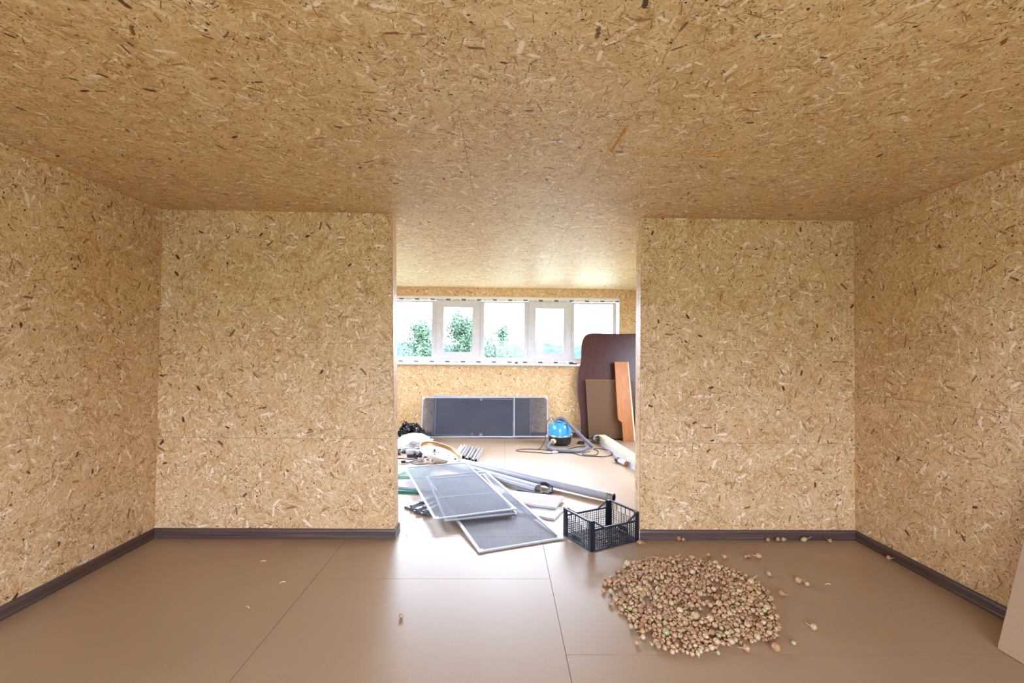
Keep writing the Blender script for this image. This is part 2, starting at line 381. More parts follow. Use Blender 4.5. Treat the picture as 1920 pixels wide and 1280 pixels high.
def screws(parent, O, U, Vv, quads, step=.42, jit=.05, r=.0052, skip=.12):
    O, U, Vv = V(O), V(U), V(Vv); N = U.cross(Vv); mb = MB()
    for q in quads:
        us = [p[0] for p in q]; vs = [p[1] for p in q]; u0, u1, v0, v1 = min(us), max(us), min(vs), max(vs)
        pts = []
        for (e0, e1, fx) in ((u0+.03, u1-.03, 0), (v0+.03, v1-.03, 1)):
            n = max(1, round((e1-e0)/step))
            for k in range(n+1):
                x = e0+(e1-e0)*k/n
                for s in (0, 1):
                    y = ((v0+.028, v1-.028) if fx == 0 else (u0+.028, u1-.028))[s]
                    pts.append((x, y) if fx == 0 else (y, x))
        for (u, v) in pts:
            if random.random() < skip: continue
            u += random.uniform(-jit, jit)*(.3 if (u-u0 < .05 or u1-u < .05) else 1); v += random.uniform(-.012, .012)
            u = min(max(u, u0+.015), u1-.015)
            c = O+U*u+Vv*v+N*.0006; rr_ = r*random.uniform(.75, 1.1)
            mb.add([c+(U*math.cos(k*math.pi/3)+Vv*math.sin(k*math.pi/3))*rr_ for k in range(6)]+[c+N*.0008], [[k, (k+1) % 6, 6] for k in range(6)])
    o = mb.build('screw_head', SCREW, parent, smooth=False); o['kind'] = 'stuff'; return o
X, Y, Z = (1,0,0), (0,1,0), (0,0,1); NX, NY = (-1,0,0), (0,-1,0)
def lay(parent, O, U, Vv, rects, mat_=None, scr=True, **k):
    for q in rects: panel(parent, O, U, Vv, q, mat_ or OSB, **{a: b for a, b in k.items() if a in ('name', 'gap', 'th')})
    if scr: screws(parent, O, U, Vv, rects)
B = .0125  # backing set behind the panels
# floor
fl = struct('floor', MB().lohi((XL-.1, YB-.1, -.2), (XR+.1, D2+.15, -.0063)), JOINT)
frects = [rect(XL, -1.33, YB, 1.45), rect(XL, -1.33, 1.45, 4.195), rect(-1.33, .365, YB, .685), rect(-1.33, .365, .685, 3.43), rect(-1.33, .365, 3.43, 4.195),
          rect(.365, 3.11, YB, .88), rect(.365, 3.11, .88, 2.58), rect(.365, 3.11, 2.58, 4.28), rect(3.11, XR, YB, 4.28),
          rect(-.83, .365, 4.195, 4.28), rect(XL, -.83, 4.195, 4.28),
          rect(XL, -1.63, 4.28, 6.2), rect(XL, -1.63, 6.2, D2), rect(-1.63, .06, 4.28, 6.53), rect(-1.63, .06, 6.53, D2),
          rect(.06, 1.75, 4.28, 7.1), rect(.06, 1.75, 7.1, D2), rect(1.75, XR, 4.28, 7.1), rect(1.75, XR, 7.1, D2)]
for q in frects: panel(fl, (0,0,0), X, Y, q, HB, th=.006, gap=.0016, name='floor_sheet')
# ceiling
ce = struct('ceiling', MB().lohi((XL-.1, YB-.1, H+B), (XR+.1, D2+.15, H+.2)), JOINT)
crects = [rect(XL, -1.42, -YB, 0), rect(-1.42, -.17, -YB, 0), rect(-.17, .65, -YB, 0), rect(.65, 1.9, -YB, -.31), rect(1.9, XR, -YB, -.31)]
cr2 = [(XL,-1.42,YB,-.1),(-1.42,-.17,YB,-.1),(-.17,.65,YB,-.1),(.65,1.9,YB,.31),(1.9,XR,YB,.31),
       (XL,-1.1,-.1,2.4),(-1.1,.65,-.1,1.15),(-1.1,.65,1.15,2.4),(.65,1.9,.31,2.81),(1.9,XR,.31,2.81),
       (XL,-1.45,2.4,4.9),(-1.45,-.235,2.4,4.9),(-.235,.62,2.4,4.9),(.62,1.87,2.81,4.37),(1.87,XR,2.81,4.37),
       (XL,-1.45,4.9,5.76),(-1.45,-.29,4.9,5.76),(XL,-1.45,5.76,D2),(-1.45,-.29,5.76,D2),(-.29,.62,4.9,7.2),(-.29,.62,7.2,D2),
       (.62,1.87,4.37,6.87),(.62,1.87,6.87,D2),(1.87,XR,4.37,6.87),(1.87,XR,6.87,D2),(.62,.65,2.4,2.81)]
lay(ce, (0,0,H), X, NY, [rect(a, b, -d, -c) for a, b, c, d in cr2[:-1]], OSBC)
panel(ce, (0,0,H), X, NY, rect(.62,.65,-2.81,-2.4), OSBC)
# left and right walls, each with a side window added to light the far room
sy0, sy1, sz0, sz1 = SW
def side_wall(name, xa, xb):
    m = MB(); m.lohi((xa, YB-.1, -.1), (xb, sy0, H+.1)); m.lohi((xa, sy1, -.1), (xb, D2+.15, H+.1)); m.lohi((xa, sy0, -.1), (xb, sy1, sz0)); m.lohi((xa, sy0, sz1), (xb, sy1, H+.1))
    return struct(name, m, JOINT)
far_r = [(D+WT, sy0, 0, 1.25), (D+WT, sy0, 1.25, H), (sy1, D2, 0, 1.25), (sy1, D2, 1.25, H), (sy0, sy1, 0, sz0), (sy0, sy1, sz1, H)]
wl = side_wall('wall_left', XL-.15, XL-B)
lr_ = []
for y0, y1 in ((YB, .85), (.85, D)):
    lr_ += [rect(y0, y1, 0, .51), rect(y0, y1, .51, 1.757), rect(y0, y1, 1.757, 2.64), rect(y0, y1, 2.64, H)]
lay(wl, (XL,0,0), Y, Z, lr_+[rect(*q) for q in far_r])
wr = side_wall('wall_right', XR+B, XR+.15)
rr2 = []
for y0, y1 in ((YB, 1.3), (1.3, D)):
    rr2 += [rect(-y1, -y0, 0, 1.3), rect(-y1, -y0, 1.3, 2.585), rect(-y1, -y0, 2.585, H)]
lay(wr, (XR,0,0), NY, Z, rr2+[rect(-q[1], -q[0], q[2], q[3]) for q in far_r])
# partition, left part (its free edge leans) and right part
wpl = MB(); g = .014
wpl.hexa([(XL, D+B, 0), (OLx(0)-g, D+B, 0), (OLx(0)-g, D+WT-B, 0), (XL, D+WT-B, 0), (XL, D+B, H), (OLx(H)-g, D+B, H), (OLx(H)-g, D+WT-B, H), (XL, D+WT-B, H)])
wpl = struct('wall_partition_left', wpl, JOINT)
zs = [0, .865, 1.70, 2.6, H]
pl = [[(XL, a), (OLx(a), a), (OLx(b), b), (XL, b)] for a, b in zip(zs, zs[1:])]
pl[3] = [(XL, 2.6), (-1.92, 2.6), (-1.92, H), (XL, H)]
pl += [[(-1.92, 2.6), (OLx(2.6), 2.6), (OLx(H), H), (-1.92, H)]]
lay(wpl, (0, D, 0), X, Z, pl)
panel(wpl, (0, D+WT, 0), NX, Z, [(-OLx(0), 0), (-XL, 0), (-XL, H), (-OLx(H), H)], OSB)
# lining strip of the opening, left
e0, e1 = V((OLx(0), 0, 0)), V((OLx(H), 0, H)); ed = (e1-e0).normalized()
panel(wpl, e0+V((0, D+.013, 0)), Y, ed, [(0, 0), (WT-.026, 0), (WT-.026, (e1-e0).length), (0, (e1-e0).length)], OSB, th=.012)
wpr = struct('wall_partition_right', MB().lohi((OR+g, D+B, 0), (XR, D+WT-B, H)), JOINT)
prr = [rect(OR, 2.2, 0, .85), rect(2.2, XR, 0, .85), rect(OR, XR, .85, 1.67), rect(OR, XR, 1.67, 2.578),
       rect(OR, 1.651, 2.578, H), rect(1.651, 2.347, 2.578, H), rect(2.347, XR, 2.578, H)]
prr = [rect(OR, XR, 0, .85)]+prr[2:]
lay(wpr, (0, D, 0), X, Z, prr)
panel(wpr, (0, D+WT, 0), NX, Z, rect(-XR, -OR, 0, H), OSB)
panel(wpr, (OR, D, 0), NY, Z, rect(-(WT-.013), -.013, 0, H), OSB, th=.012)
# far wall around the window strip
WX0, WX1, WZ0, WZ1 = -2.235, 2.262, 1.40, 2.683
wf = MB()
wf.lohi((XL-.1, D2+B, -.1), (XR+.1, D2+.2, WZ0-.012)); wf.lohi((XL-.1, D2+B, WZ1+.012), (XR+.1, D2+.2, H+.1))
wf.lohi((XL-.1, D2+B, WZ0-.012), (WX0-.012, D2+.2, WZ1+.012)); wf.lohi((WX1+.012, D2+B, WZ0-.012), (XR+.1, D2+.2, WZ1+.012))
wf = struct('wall_far', wf, JOINT)
OSBF = OSBW
lay(wf, (0, D2, 0), X, Z, [rect(XL, -.6, 0, .84), rect(-.6, 1.6, 0, .84), rect(1.6, XR, 0, .84), rect(XL, -1.35, .84, WZ0), rect(-1.35, .9, .84, WZ0), rect(.9, XR, .84, WZ0),
     rect(XL, WX0, WZ0, WZ1), rect(WX1, XR, WZ0, WZ1), rect(XL, -1.9, WZ1, H), rect(-1.9, .4, WZ1, H), rect(.4, XR, WZ1, H)], OSBF)
# back wall behind the camera with the added fill window
wb = MB(); bx0, bx1, bz0, bz1 = BW
wb.lohi((XL-.1, YB-B, -.1), (XR+.1, YB-.2, bz0)); wb.lohi((XL-.1, YB-B, bz1), (XR+.1, YB-.2, H+.1))
wb.lohi((XL-.1, YB-B, bz0), (bx0, YB-.2, bz1)); wb.lohi((bx1, YB-B, bz0), (XR+.1, YB-.2, bz1))
wb = struct('wall_back', wb, JOINT)
lay(wb, (0, YB, 0), NX, Z, [rect(-XR, -XL, 0, bz0), rect(-XR, -XL, bz1, H), rect(-XR, -bx1, bz0, bz1), rect(-bx0, -XL, bz0, bz1)], OSB, scr=False)

# baseboards: little moulded profile swept along the wall foot
def baseboard(name, a, b, n, h=.085, ends=(0, 0)):
    a, b, n = V(a), V(b), V(n); prof = [(.0, 0), (.018, 0), (.018, .018), (.0155, .024), (.0155, .062), (.011, .078), (.006, h), (0, h)]
    k = len(prof); d = (b-a).normalized(); mb = MB(); vs = []
    for p, e in ((a, ends[0]), (b, ends[1])):
        vs += [p+n*o+V((0,0,z))+d*(e*o) for o, z in prof]
    mb.add(vs, [[i, i+1, i+1+k, i+k] for i in range(k-1)]+[list(range(k))[::-1], list(range(k, 2*k))])
    return struct(name, mb, BASE)
def joiner(parent, p, n, d):
    p, n, d = V(p), V(n), V(d); mb = MB(); q = []
    for s in (-.004, .004): q += [p+d*s+n*.0, p+d*s+n*.0195, p+d*s+n*.017+V((0,0,.064)), p+d*s+n*.007+V((0,0,.087))]
    mb.add(q, [[0,1,2,3],[7,6,5,4],[1,0,4,5],[2,1,5,6],[3,2,6,7],[0,3,7,4]]); mb.build('joint_clip', BASE, parent)
bl = baseboard('baseboard_left', (XL, YB, 0), (XL, D, 0), X, ends=(0, -1))
bpl = baseboard('baseboard_partition_left', (XL, D, 0), (OLx(0)-.001, D, 0), NY, ends=(1, 1))
baseboard('baseboard_opening_left', (OLx(0), D, 0), (OLx(0)-.002, D+WT, 0), X, ends=(-1, 0))
bpr = baseboard('baseboard_partition_right', (OR-.004, D, 0), (XR, D, 0), NY, ends=(0, -1))
br = baseboard('baseboard_right', (XR, D, 0), (XR, YB, 0), NX, ends=(1, 0))
bf = baseboard('baseboard_far', (XL, D2, 0), (XR, D2, 0), NY)
baseboard('baseboard_far_left', (XL, D+WT, 0), (XL, D2, 0), X); baseboard('baseboard_far_right', (XR, D2, 0), (XR, D+WT, 0), NX)
joiner(bpl, (-1.72, D, 0), NY, X); joiner(bpr, (2.05, D, 0), NY, X); joiner(br, (XR, 3.52, 0), NX, Y)
MB().lohi((OR-.0065, D-.0185, 0), (OR-.0045, D-.001, .085)).build('pale_end', BASEEDGE, bpr)['label'] = 'pale raw end of the baseboard'
mb = MB(); mb.add([(OLx(0)+.0185, D-.0185, 0), (OLx(0)+.0205, D-.0185, 0), (OLx(0)+.0085, D-.0075, .086), (OLx(0)+.0065, D-.0065, .086), (OLx(0)+.0185, D-.016, 0), (OLx(0)+.0205, D-.016, 0), (OLx(0)+.0085, D-.005, .086), (OLx(0)+.0065, D-.004, .086)],
       [[0,1,2,3],[7,6,5,4],[0,4,5,1],[1,5,6,2],[2,6,7,3],[3,7,4,0]]); mb.build('pale_mitre', BASEEDGE, bpl)['label'] = 'pale raw mitre of the baseboard'
# orange foam beads in the corners
def bead(name, a, b, r):
    a, b = V(a), V(b); n = max(6, int((b-a).length/.04)); pts = []; rs = []
    for i in range(n+1):
        p = a.lerp(b, i/n); k = noise.noise(p*9); pts.append(p+V((noise.noise(p*13), noise.noise(p*13+V((5,5,5))), noise.noise(p*11+V((9,0,0)))))*r*.5); rs.append(r*(.8+.6*k))
    o = MB().tube(pts, rs, 6).build(name, FOAM); o['kind'] = 'structure'
bead('trim_1', (XL+.001, D-.001, .1), (XL+.001, D-.001, H-.005), .005)
bead('trim_2', (XR-.001, D-.001, .1), (XR-.001, D-.001, H-.005), .0035)
bead('trim_3', (XL+.01, D-.001, H-.001), (OLx(H), D-.001, H-.001), .0045)
bead('trim_4', (OR, D-.001, H-.001), (XR-.01, D-.001, H-.001), .0045)
bead('trim_5', (XL+.001, .3, H-.001), (XL+.001, D-.01, H-.001), .005)
bead('trim_6', (XR-.001, .3, H-.001), (XR-.001, D-.01, H-.001), .005)
bead('trim_7', (.76, 2.81, H-.001), (1.52, 2.81, H-.001), .0055)
bead('trim_8', (.65, 2.48, H-.001), (.64, 2.78, H-.001), .010)
bead('trim_9', (1.651, D-.001, 2.6), (1.651, D-.001, H-.02), .003)
bead('trim_10', (OLx(1)+.0, D+.001, 1.0), (OLx(H)+.0, D+.001, H-.01), .003)
bead('trim_11', (OR, D+.004, .1), (OR, D+.004, 2.56), .003)

# ------------------------------------------------------------------ far window strip
WY = 9.115
win = bpy.data.objects.new('window_1', None); COL.objects.link(win); win['kind'] = 'structure'; win.location = (0, WY, WZ0)
wo = V((0, WY, WZ0))
def wbox(mb, x0, x1, z0, z1, y0=WY, y1=WY+.06): return mb.lohi((x0, y0, z0), (x1, y1, z1))
ZB, ZT = 1.462, 2.612
mb = MB(); wbox(mb, -2.215, 2.222, ZB, 1.503); wbox(mb, -2.215, 2.222, ZT-.03, ZT); wbox(mb, -2.215, -2.155, 1.503, ZT-.03); wbox(mb, 2.163, 2.222, 1.503, ZT-.03)
mb.build('frame', PVC, win, wo, smooth=False)
for a, b in ((-1.362, -1.282), (-.452, -.37), (.432, .502), (1.33, 1.386)):
    m_ = MB(); wbox(m_, a, b, 1.503, ZT-.03); m_.lohi((a+.012, WY-.008, 1.503), (b-.012, WY, ZT-.03)); m_.build('mullion', PVC, win, wo, smooth=False)
for a, b in ((-2.155, -1.362), (-.37, .432), (1.386, 2.163)):
    MB().lohi((a, WY+.02, 1.503), (b, WY+.026, ZT-.03)).build('pane', GLASS, win, wo, smooth=False)
    m_ = MB()
    for q in ((a, a+.012, 1.503, ZT-.03), (b-.012, b, 1.503, ZT-.03), (a, b, 1.503, 1.515), (a, b, ZT-.042, ZT-.03)): wbox(m_, *q, WY+.002, WY+.02)
    m_.build('glazing_bead', PVC, win, wo, smooth=False)
for a, b, g0, g1, hs in ((-1.29, -.442, -1.146, -.584, -1), (.494, 1.338, .636, 1.19, 1)):
    m_ = MB(); y0, y1 = WY-.022, WY+.045; zb, zt, gb, gt = 1.485, 2.608, 1.612, 2.482
    for q in ((a, g0, zb, zt), (g1, b, zb, zt), (g0, g1, zb, gb), (g0, g1, gt, zt)): m_.lohi((q[0], y0, q[2]), (q[1], y1, q[3]))
    for q in ((g0-.02, g0, gb-.02, gt+.02), (g1, g1+.02, gb-.02, gt+.02), (g0, g1, gb-.02, gb), (g0, g1, gt, gt+.02)): m_.lohi((q[0], y0-.004, q[2]), (q[1], y0, q[3]))
    sash = m_.build('sash', PVC, win, wo, smooth=False)
    MB().lohi((g0, WY+.01, gb), (g1, WY+.016, gt)).build('pane', GLASS, sash, wo, smooth=False)
    m_ = MB()
    for q in ((a-.004, a+.001, zb, zt), (b-.001, b+.004, zb, zt), (a, b, zb-.005, zb+.001), (a, b, zt-.001, zt+.004), (g0, g0+.005, gb, gt), (g1-.005, g1, gb, gt), (g0, g1, gb, gb+.005), (g0, g1, gt-.005, gt)): m_.lohi((q[0], y0-.0035, q[2]), (q[1], y0+.03, q[3]))
    m_.build('gasket', GREYB, sash, wo, smooth=False)
    hx = (a+g0)/2 if hs < 0 else (g1+b)/2
    h_ = MB().box((hx, y0-.006, 2.03), (.03, .012, .07), None, 0, .003); h_.tube([(hx, y0-.01, 2.045), (hx, y0-.045, 2.045)], .009, 10); h_.box((hx, y0-.045, 1.99), (.022, .014, .14), None, 0, .004)
    h_.build('handle', PVC, sash, wo)
    x2 = b-.02 if hs < 0 else a+.02
    for z in (2.52, 1.60): MB().tube([(x2, y0-.008, z-.05), (x2, y0-.008, z+.05)], .0085, 10).build('hinge', PVC, sash, wo)
m_ = MB().lohi((WX0-.01, D2-.15, 1.365), (1.475, D2+.05, 1.40)); m_.tube([(WX0-.01, D2-.15, 1.3825), (1.475, D2-.15, 1.3825)], .0185, 10)
m_.build('sill', PVC, win, wo)
MB().lohi((WX0, WY-.012, ZT), (WX1, WY-.008, WZ1)).build('sealing_tape', TAPE, win, V((0,0,2.5975)), smooth=False).location = V((0,0,2.5975))-wo
MB().lohi((WX0, WY-.012, 1.402), (WX1, WY-.008, 1.464)).build('sealing_tape', TAPE, win, V((0,0,1.397)), smooth=False).location = V((0,0,1.397))-wo
m_ = MB()
m_.lohi((WX1-.002, D2-.002, 1.40), (WX1+.012, D2+.1, WZ1)); m_.lohi((WX0-.012, D2-.002, 1.40), (WX0+.002, D2+.1, WZ1)); m_.lohi((WX0, D2-.002, WZ1-.003), (WX1, D2+.1, WZ1+.011))
m_.build('reveal_lining', PVC, win, wo, smooth=False)
# added back window, out of view, gives the near room fill light
win2 = bpy.data.objects.new('added_window_2', None); COL.objects.link(win2); win2['kind'] = 'structure'; win2.location = (0, YB, bz0); w2 = V((0, YB, bz0))
mb = MB()
for q in ((bx0, bx1, bz0, bz0+.06), (bx0, bx1, bz1-.06, bz1), (bx0, bx0+.06, bz0, bz1), (bx1-.06, bx1, bz0, bz1)): mb.lohi((q[0], YB-.1, q[2]), (q[1], YB-.04, q[3]))
mb.build('frame', PVC, win2, w2, smooth=False)
for i in range(1, 5): 
    x = bx0+(bx1-bx0)*i/5; MB().lohi((x-.04, YB-.1, bz0+.06), (x+.04, YB-.04, bz1-.06)).build('mullion', PVC, win2, w2, smooth=False)
for i in range(5):
    x = bx0+(bx1-bx0)*i/5; MB().lohi((x+.05, YB-.075, bz0+.05), (x+(bx1-bx0)/5-.05, YB-.07, bz1-.05)).build('pane', GLASS, win2, w2, smooth=False)

for nm_, x0, x1 in (('added_window_3', XL-.1, XL-.04), ('added_window_4', XR+.04, XR+.1)):  # added side windows, out of view, that light the far room
    wn = bpy.data.objects.new(nm_, None); COL.objects.link(wn); wn['kind'] = 'structure'; wn.location = (x0, sy0, sz0); o_ = V((x0, sy0, sz0)); mb = MB()
    for q in ((sy0, sy1, sz0, sz0+.06), (sy0, sy1, sz1-.06, sz1), (sy0, sy0+.06, sz0, sz1), (sy1-.06, sy1, sz0, sz1)): mb.lohi((x0, q[0], q[2]), (x1, q[1], q[3]))
    mb.build('frame', PVC, wn, o_, smooth=False)
    for i in (1, 2): y = sy0+(sy1-sy0)*i/3; MB().lohi((x0, y-.04, sz0+.06), (x1, y+.04, sz1-.06)).build('mullion', PVC, wn, o_, smooth=False)
    for i in range(3): y = sy0+(sy1-sy0)*i/3; MB().lohi((x0+.02, y+.05, sz0+.05), (x0+.026, y+(sy1-sy0)/3-.05, sz1-.05)).build('pane', GLASS, wn, o_, smooth=False)

# ------------------------------------------------------------------ outdoors
mb = MB(); mb.lohi((-400, -400, -3.6), (400, 400, -3.4)); struct('ground', mb, GRASS)
mb = MB(); n = 160; vs = []; fs = []
for i in range(n+1):
    x = -260+520*i/n; y = 190+12*noise.noise(V((x*.02, 3, 0))); h_ = 7.6+1.0*noise.noise(V((x*.035, 0, 0)))+1.6*noise.noise(V((x*.25, 7, 0)))
    vs += [(x, y-6, -3.4), (x, y-3, -3.4+h_*.7), (x, y, -3.4+h_), (x, y+8, -3.4)]
for i in range(n): 
    for k in range(3): fs.append([i*4+k, (i+1)*4+k, (i+1)*4+k+1, i*4+k+1])
mb.add(vs, fs); struct('far_woodland', mb, FARTREE)
def tree(x, y, top, rad, seed, label, nl=1500, narrow=1.0, low=-2.2, name='birch_tree'):
    rnd = random.Random(seed); tr = MB(); br_ = MB(); lf = MB(); g0 = -3.4
    pts = [V((x+.08*math.sin(k*1.7+seed), y+.06*math.cos(k*2.1), g0+(top-g0)*k/8*.97)) for k in range(9)]
    tr.tube(pts, [.09*(1-k/9)+.012 for k in range(9)], 8)
    tips = []
    for k in range(52):
        t = rnd.uniform(.34, .98); z = g0+(top-g0)*t; base = V((x, y, z)); a = rnd.uniform(0, 6.28)
        wd = rad*(math.sin(min(1, (1-t)*1.25+.06)*math.pi*.62))*rnd.uniform(.55, 1.05); d = V((math.cos(a)*wd, math.sin(a)*wd, wd*rnd.uniform(.35, .9)))
        br_.tube([base, base+d*.5+V((0,0,.05)), base+d], [.022, .013, .004], 5); tips.append((base, d))
    for k in range(int(nl*3.2)):
        b0, d = rnd.choice(tips); s = rnd.uniform(.3, 1.12); sp = rad*.16
        p = b0+d*s+V((rnd.gauss(0, sp), rnd.gauss(0, sp), rnd.gauss(0, sp)))
        if p.z < low: continue
        a = V((rnd.gauss(0,1), rnd.gauss(0,1), rnd.gauss(0,1))).normalized(); c = a.orthogonal().normalized(); L_ = rnd.uniform(.028, .052)
        lf.add([p-a*L_, p+c*L_*.55, p+a*L_, p-c*L_*.55], [[0,1,2,3]])
    e = thing(name, label, 'tree', [('trunk', tr, BARK), ('branch', br_, BARK, [], {'kind': 'stuff'}), ('foliage', lf, LEAF, [], {'kind': 'stuff'})])
tree(-1.28, 15.0, 2.85, 1.0, 3, 'tallest leafy tree outside, behind the left opening sash', 4600)
tree(-2.4, 14.0, 2.4, .95, 5, 'leafy tree outside behind the leftmost fixed pane', 3600)
tree(-3.5, 14.6, 1.1, 1.0, 8, 'low leafy tree outside at the left edge of the leftmost fixed pane', 2400)
tree(.0, 14.2, 2.4, .75, 11, 'slim sapling outside behind the middle fixed pane', 1600)
tree(-.46, 14.8, 2.15, .7, 13, 'short bushy tree outside at the left edge of the middle fixed pane', 2200)

# ------------------------------------------------------------------ insect screens
def screen(label, p0, ex, ey, wd, ln, bars=(), tabs=(), fw_=.024, th=.009, group=None, brackets=True):
    """p0 near-left corner, ex along width, ey along length (unit vectors)."""
    p0, ex, ey = V(p0), V(ex).normalized(), V(ey).normalized(); nz = ex.cross(ey).normalized()
    P = lambda a, b, c=0: p0+ex*a+ey*b+nz*c
    def slab(mb, a0, a1, b0, b1, c0=0, c1=th):
        return mb.hexa([P(a0,b0,c0), P(a1,b0,c0), P(a1,b1,c0), P(a0,b1,c0), P(a0,b0,c1), P(a1,b0,c1), P(a1,b1,c1), P(a0,b1,c1)])
    parts = []
    for q in ((0, wd, 0, fw_), (0, wd, ln-fw_, ln), (0, fw_, fw_, ln-fw_), (wd-fw_, wd, fw_, ln-fw_)):
        m_ = slab(MB(), *q); 
        ins = .006
        if q[1]-q[0] > q[3]-q[2]: slab(m_, q[0]+fw_, q[1]-fw_, q[2]+ins, q[3]-ins, th, th+.0022)
        else: slab(m_, q[0]+ins, q[1]-ins, q[2], q[3], th, th+.0022)
        parts.append(('frame_bar', m_, ALU))
    for axis, t in bars:
        m_ = slab(MB(), fw_, wd-fw_, t-.009, t+.009, .001, th) if axis == 'x' else slab(MB(), t-.009, t+.009, fw_, ln-fw_, .001, th)
        parts.append(('crossbar', m_, ALU))
    if brackets:
        for a, b in ((0, 0), (wd-.045, 0), (0, ln-.045), (wd-.045, ln-.045)):
            parts.append(('corner_bracket', slab(MB(), a-.0008, a+.0458, b-.0008, b+.0458, th+.0005, th+.0032), PVC))
    for a, b, s in tabs:
        m_ = MB(); pts = [P(a-.018, b, th+.003), P(a-.018, b+s*.03, th+.004), P(a, b+s*.05, th+.004), P(a+.018, b+s*.03, th+.004), P(a+.018, b, th+.003)]
        m_.tube(pts, .004, 6); parts.append(('pull_tab', m_, PVC))
    m_ = MB(); m_.add([P(fw_*.6, fw_*.6, th*.5), P(wd-fw_*.6, fw_*.6, th*.5), P(wd-fw_*.6, ln-fw_*.6, th*.5), P(fw_*.6, ln-fw_*.6, th*.5)], [[0,1,2,3]])
    parts.append(('insect_mesh', m_, MESH))
    return thing('window_screen', label, 'screen', parts, group)
def up(y0, y1, hgt): v = V((0, y1-y0, math.sqrt(hgt**2-(y1-y0)**2))); return v.normalized()
G1 = 'insect screens leaning below the far window'
screen('longest grey insect screen, in front of the leaning stack under the far window', (-1.515, 8.86, .002), (1, 0, .012), up(8.86, 9.03, .765), 2.40, .765, [('y', 1.755)], [(1.13, .022, 1), (1.12, .743, -1)], group=G1)
screen('middle insect screen sandwiched in the leaning stack, right end hidden by a white crossbar', (-1.275, 8.925, .03), (1, 0, -.02), up(8.925, 9.04, .735), 1.51, .735, [], [(.72, .022, 1)], group=G1, brackets=False)
screen('rear insect screen of the leaning stack, its top left corner standing highest', (-1.325, 9.0, .035), (1, 0, -.014), up(9.0, 9.049, .752), 1.89, .752, [], [(.55, .022, 1), (.52, .73, -1)], group=G1, brackets=False)
G2 = 'insect screens dumped on the floor'
# floor stack: lower large one slopes up from the floor onto the gutter, others lie on it
def corner_screen(label, a, b, l, **k):
    a, b, l = V(a), V(b), V(l); ex = b-a; ey = l-a; ey = ey-ex*(ey.dot(ex)/ex.length_squared)
    return screen(label, a, ex, ey, ex.length, ey.length, group=G2, **k)
corner_screen('lowest and nearest insect screen, its near end flat on the floor beside the crate', (-.174, 3.848, .003), (.556, 4.136, .004), (-.912, 5.719, .11), fw_=.03)
corner_screen('middle insect screen of the floor stack, with a crossbar seen through the mesh above', (-.52, 4.42, .052), (.16, 4.62, .054), (-.98, 5.62, .108), bars=[('x', .62)], brackets=False)
corner_screen('uppermost insect screen on the floor stack, its left corner jutting out towards the left jamb', (-.611, 4.372, .082), (.159, 4.66, .084), (-1.238, 6.045, .141))

# ------------------------------------------------------------------ gutters, boards, profiles around the screens
m_ = MB(); a, b = V((-.55, 6.66, .075)), V((1.19, 5.155, .062)); d = (b-a).normalized()
def ring_tube(mb, a, b, ro, ri, n=24):
    a, b = V(a), V(b); t = (b-a).normalized(); s = t.cross(V((0,0,1))).normalized(); u = s.cross(t); vs = []
    for p, r in ((a, ro), (b, ro), (b, ri), (a, ri)): vs += [p+(s*math.cos(2*math.pi*k/n)+u*math.sin(2*math.pi*k/n))*r for k in range(n)]
    fs = [[i*n+k, i*n+(k+1) % n, ((i+1) % 4)*n+(k+1) % n, ((i+1) % 4)*n+k] for i in range(4) for k in range(n)]
    return mb.add(vs, fs)
ring_tube(m_, a, b, .046, .042)
c_ = ring_tube(MB(), b-d*.02, b+d*.055, .0495, .043); k_ = ring_tube(MB(), b+d*.03, b+d*.054, .043, .034)
thing('downspout_pipe', 'long grey downpipe lying slantwise behind the crate', 'pipe', [('pipe', m_, GREYPLAS), ('end_socket', c_, STEEL, [('seal', k_, RUBBER)], {'label': 'metallic end socket with dark rubber seal'})])
m_ = MB(); a, b = V((-.78, 6.74, .0)), V((.43, 5.49, .0)); d = (b-a).normalized(); sd = V((d.y, -d.x, 0)); n = 12; vs = []
for p in (a, b):
    for r in (.062, .058):
        vs += [p+sd*(r*math.cos(math.pi*k/n))+V((0,0,.045+r*math.sin(math.pi*k/n)*.85)) for k in range(n+1)]
q = n+1; fs = []
for k in range(n):
    fs += [[k, k+1, 2*q+k+1, 2*q+k], [q+k+1, q+k, 3*q+k, 3*q+k+1], [k, q+k, q+k+1, k+1], [2*q+k, 2*q+k+1, 3*q+k+1, 3*q+k]]
fs += [[0, 2*q, 3*q, q], [n, q+n, 3*q+n, 2*q+n]]
m_.add(vs, fs); l_ = MB(); l_.tube([a+sd*.062+V((0,0,.043)), b+sd*.062+V((0,0,.043))], .008, 8); l_.tube([a-sd*.062+V((0,0,.043)), b-sd*.062+V((0,0,.043))], .008, 8)
f_ = MB(); f_.bar(a+V((0,0,.018))+sd*.05, b+V((0,0,.018))+sd*.05, .006, .036); f_.bar(a+V((0,0,.018))-sd*.05, b+V((0,0,.018))-sd*.05, .006, .036)
thing('roof_gutter', 'shorter grey gutter lying upside down between screens and long pipe', 'gutter', [('channel', m_, GREYPLAS), ('rolled_lip', l_, GREYPLAS), ('side_wall', f_, GREYPLAS)])
m_ = MB().tube([(.475, 5.66, .06), (.54, 5.655, .055), (.592, 5.61, .034), (.585, 5.50, .026), (.53, 5.40, .026), (.455, 5.355, .026), (.36, 5.375, .026), (.2, 5.47, .026)], .0225, 12, smooth=5)
thing('rubber_hose', 'curled black hose end beside the gutter and white boards', 'hose', [('self', m_, RUBBER)])
def slab4(pts, th):
    m_ = MB(); p = [V(q) for q in pts]; m_.hexa([q for q in p]+[q+V((0,0,th)) for q in p]); return m_
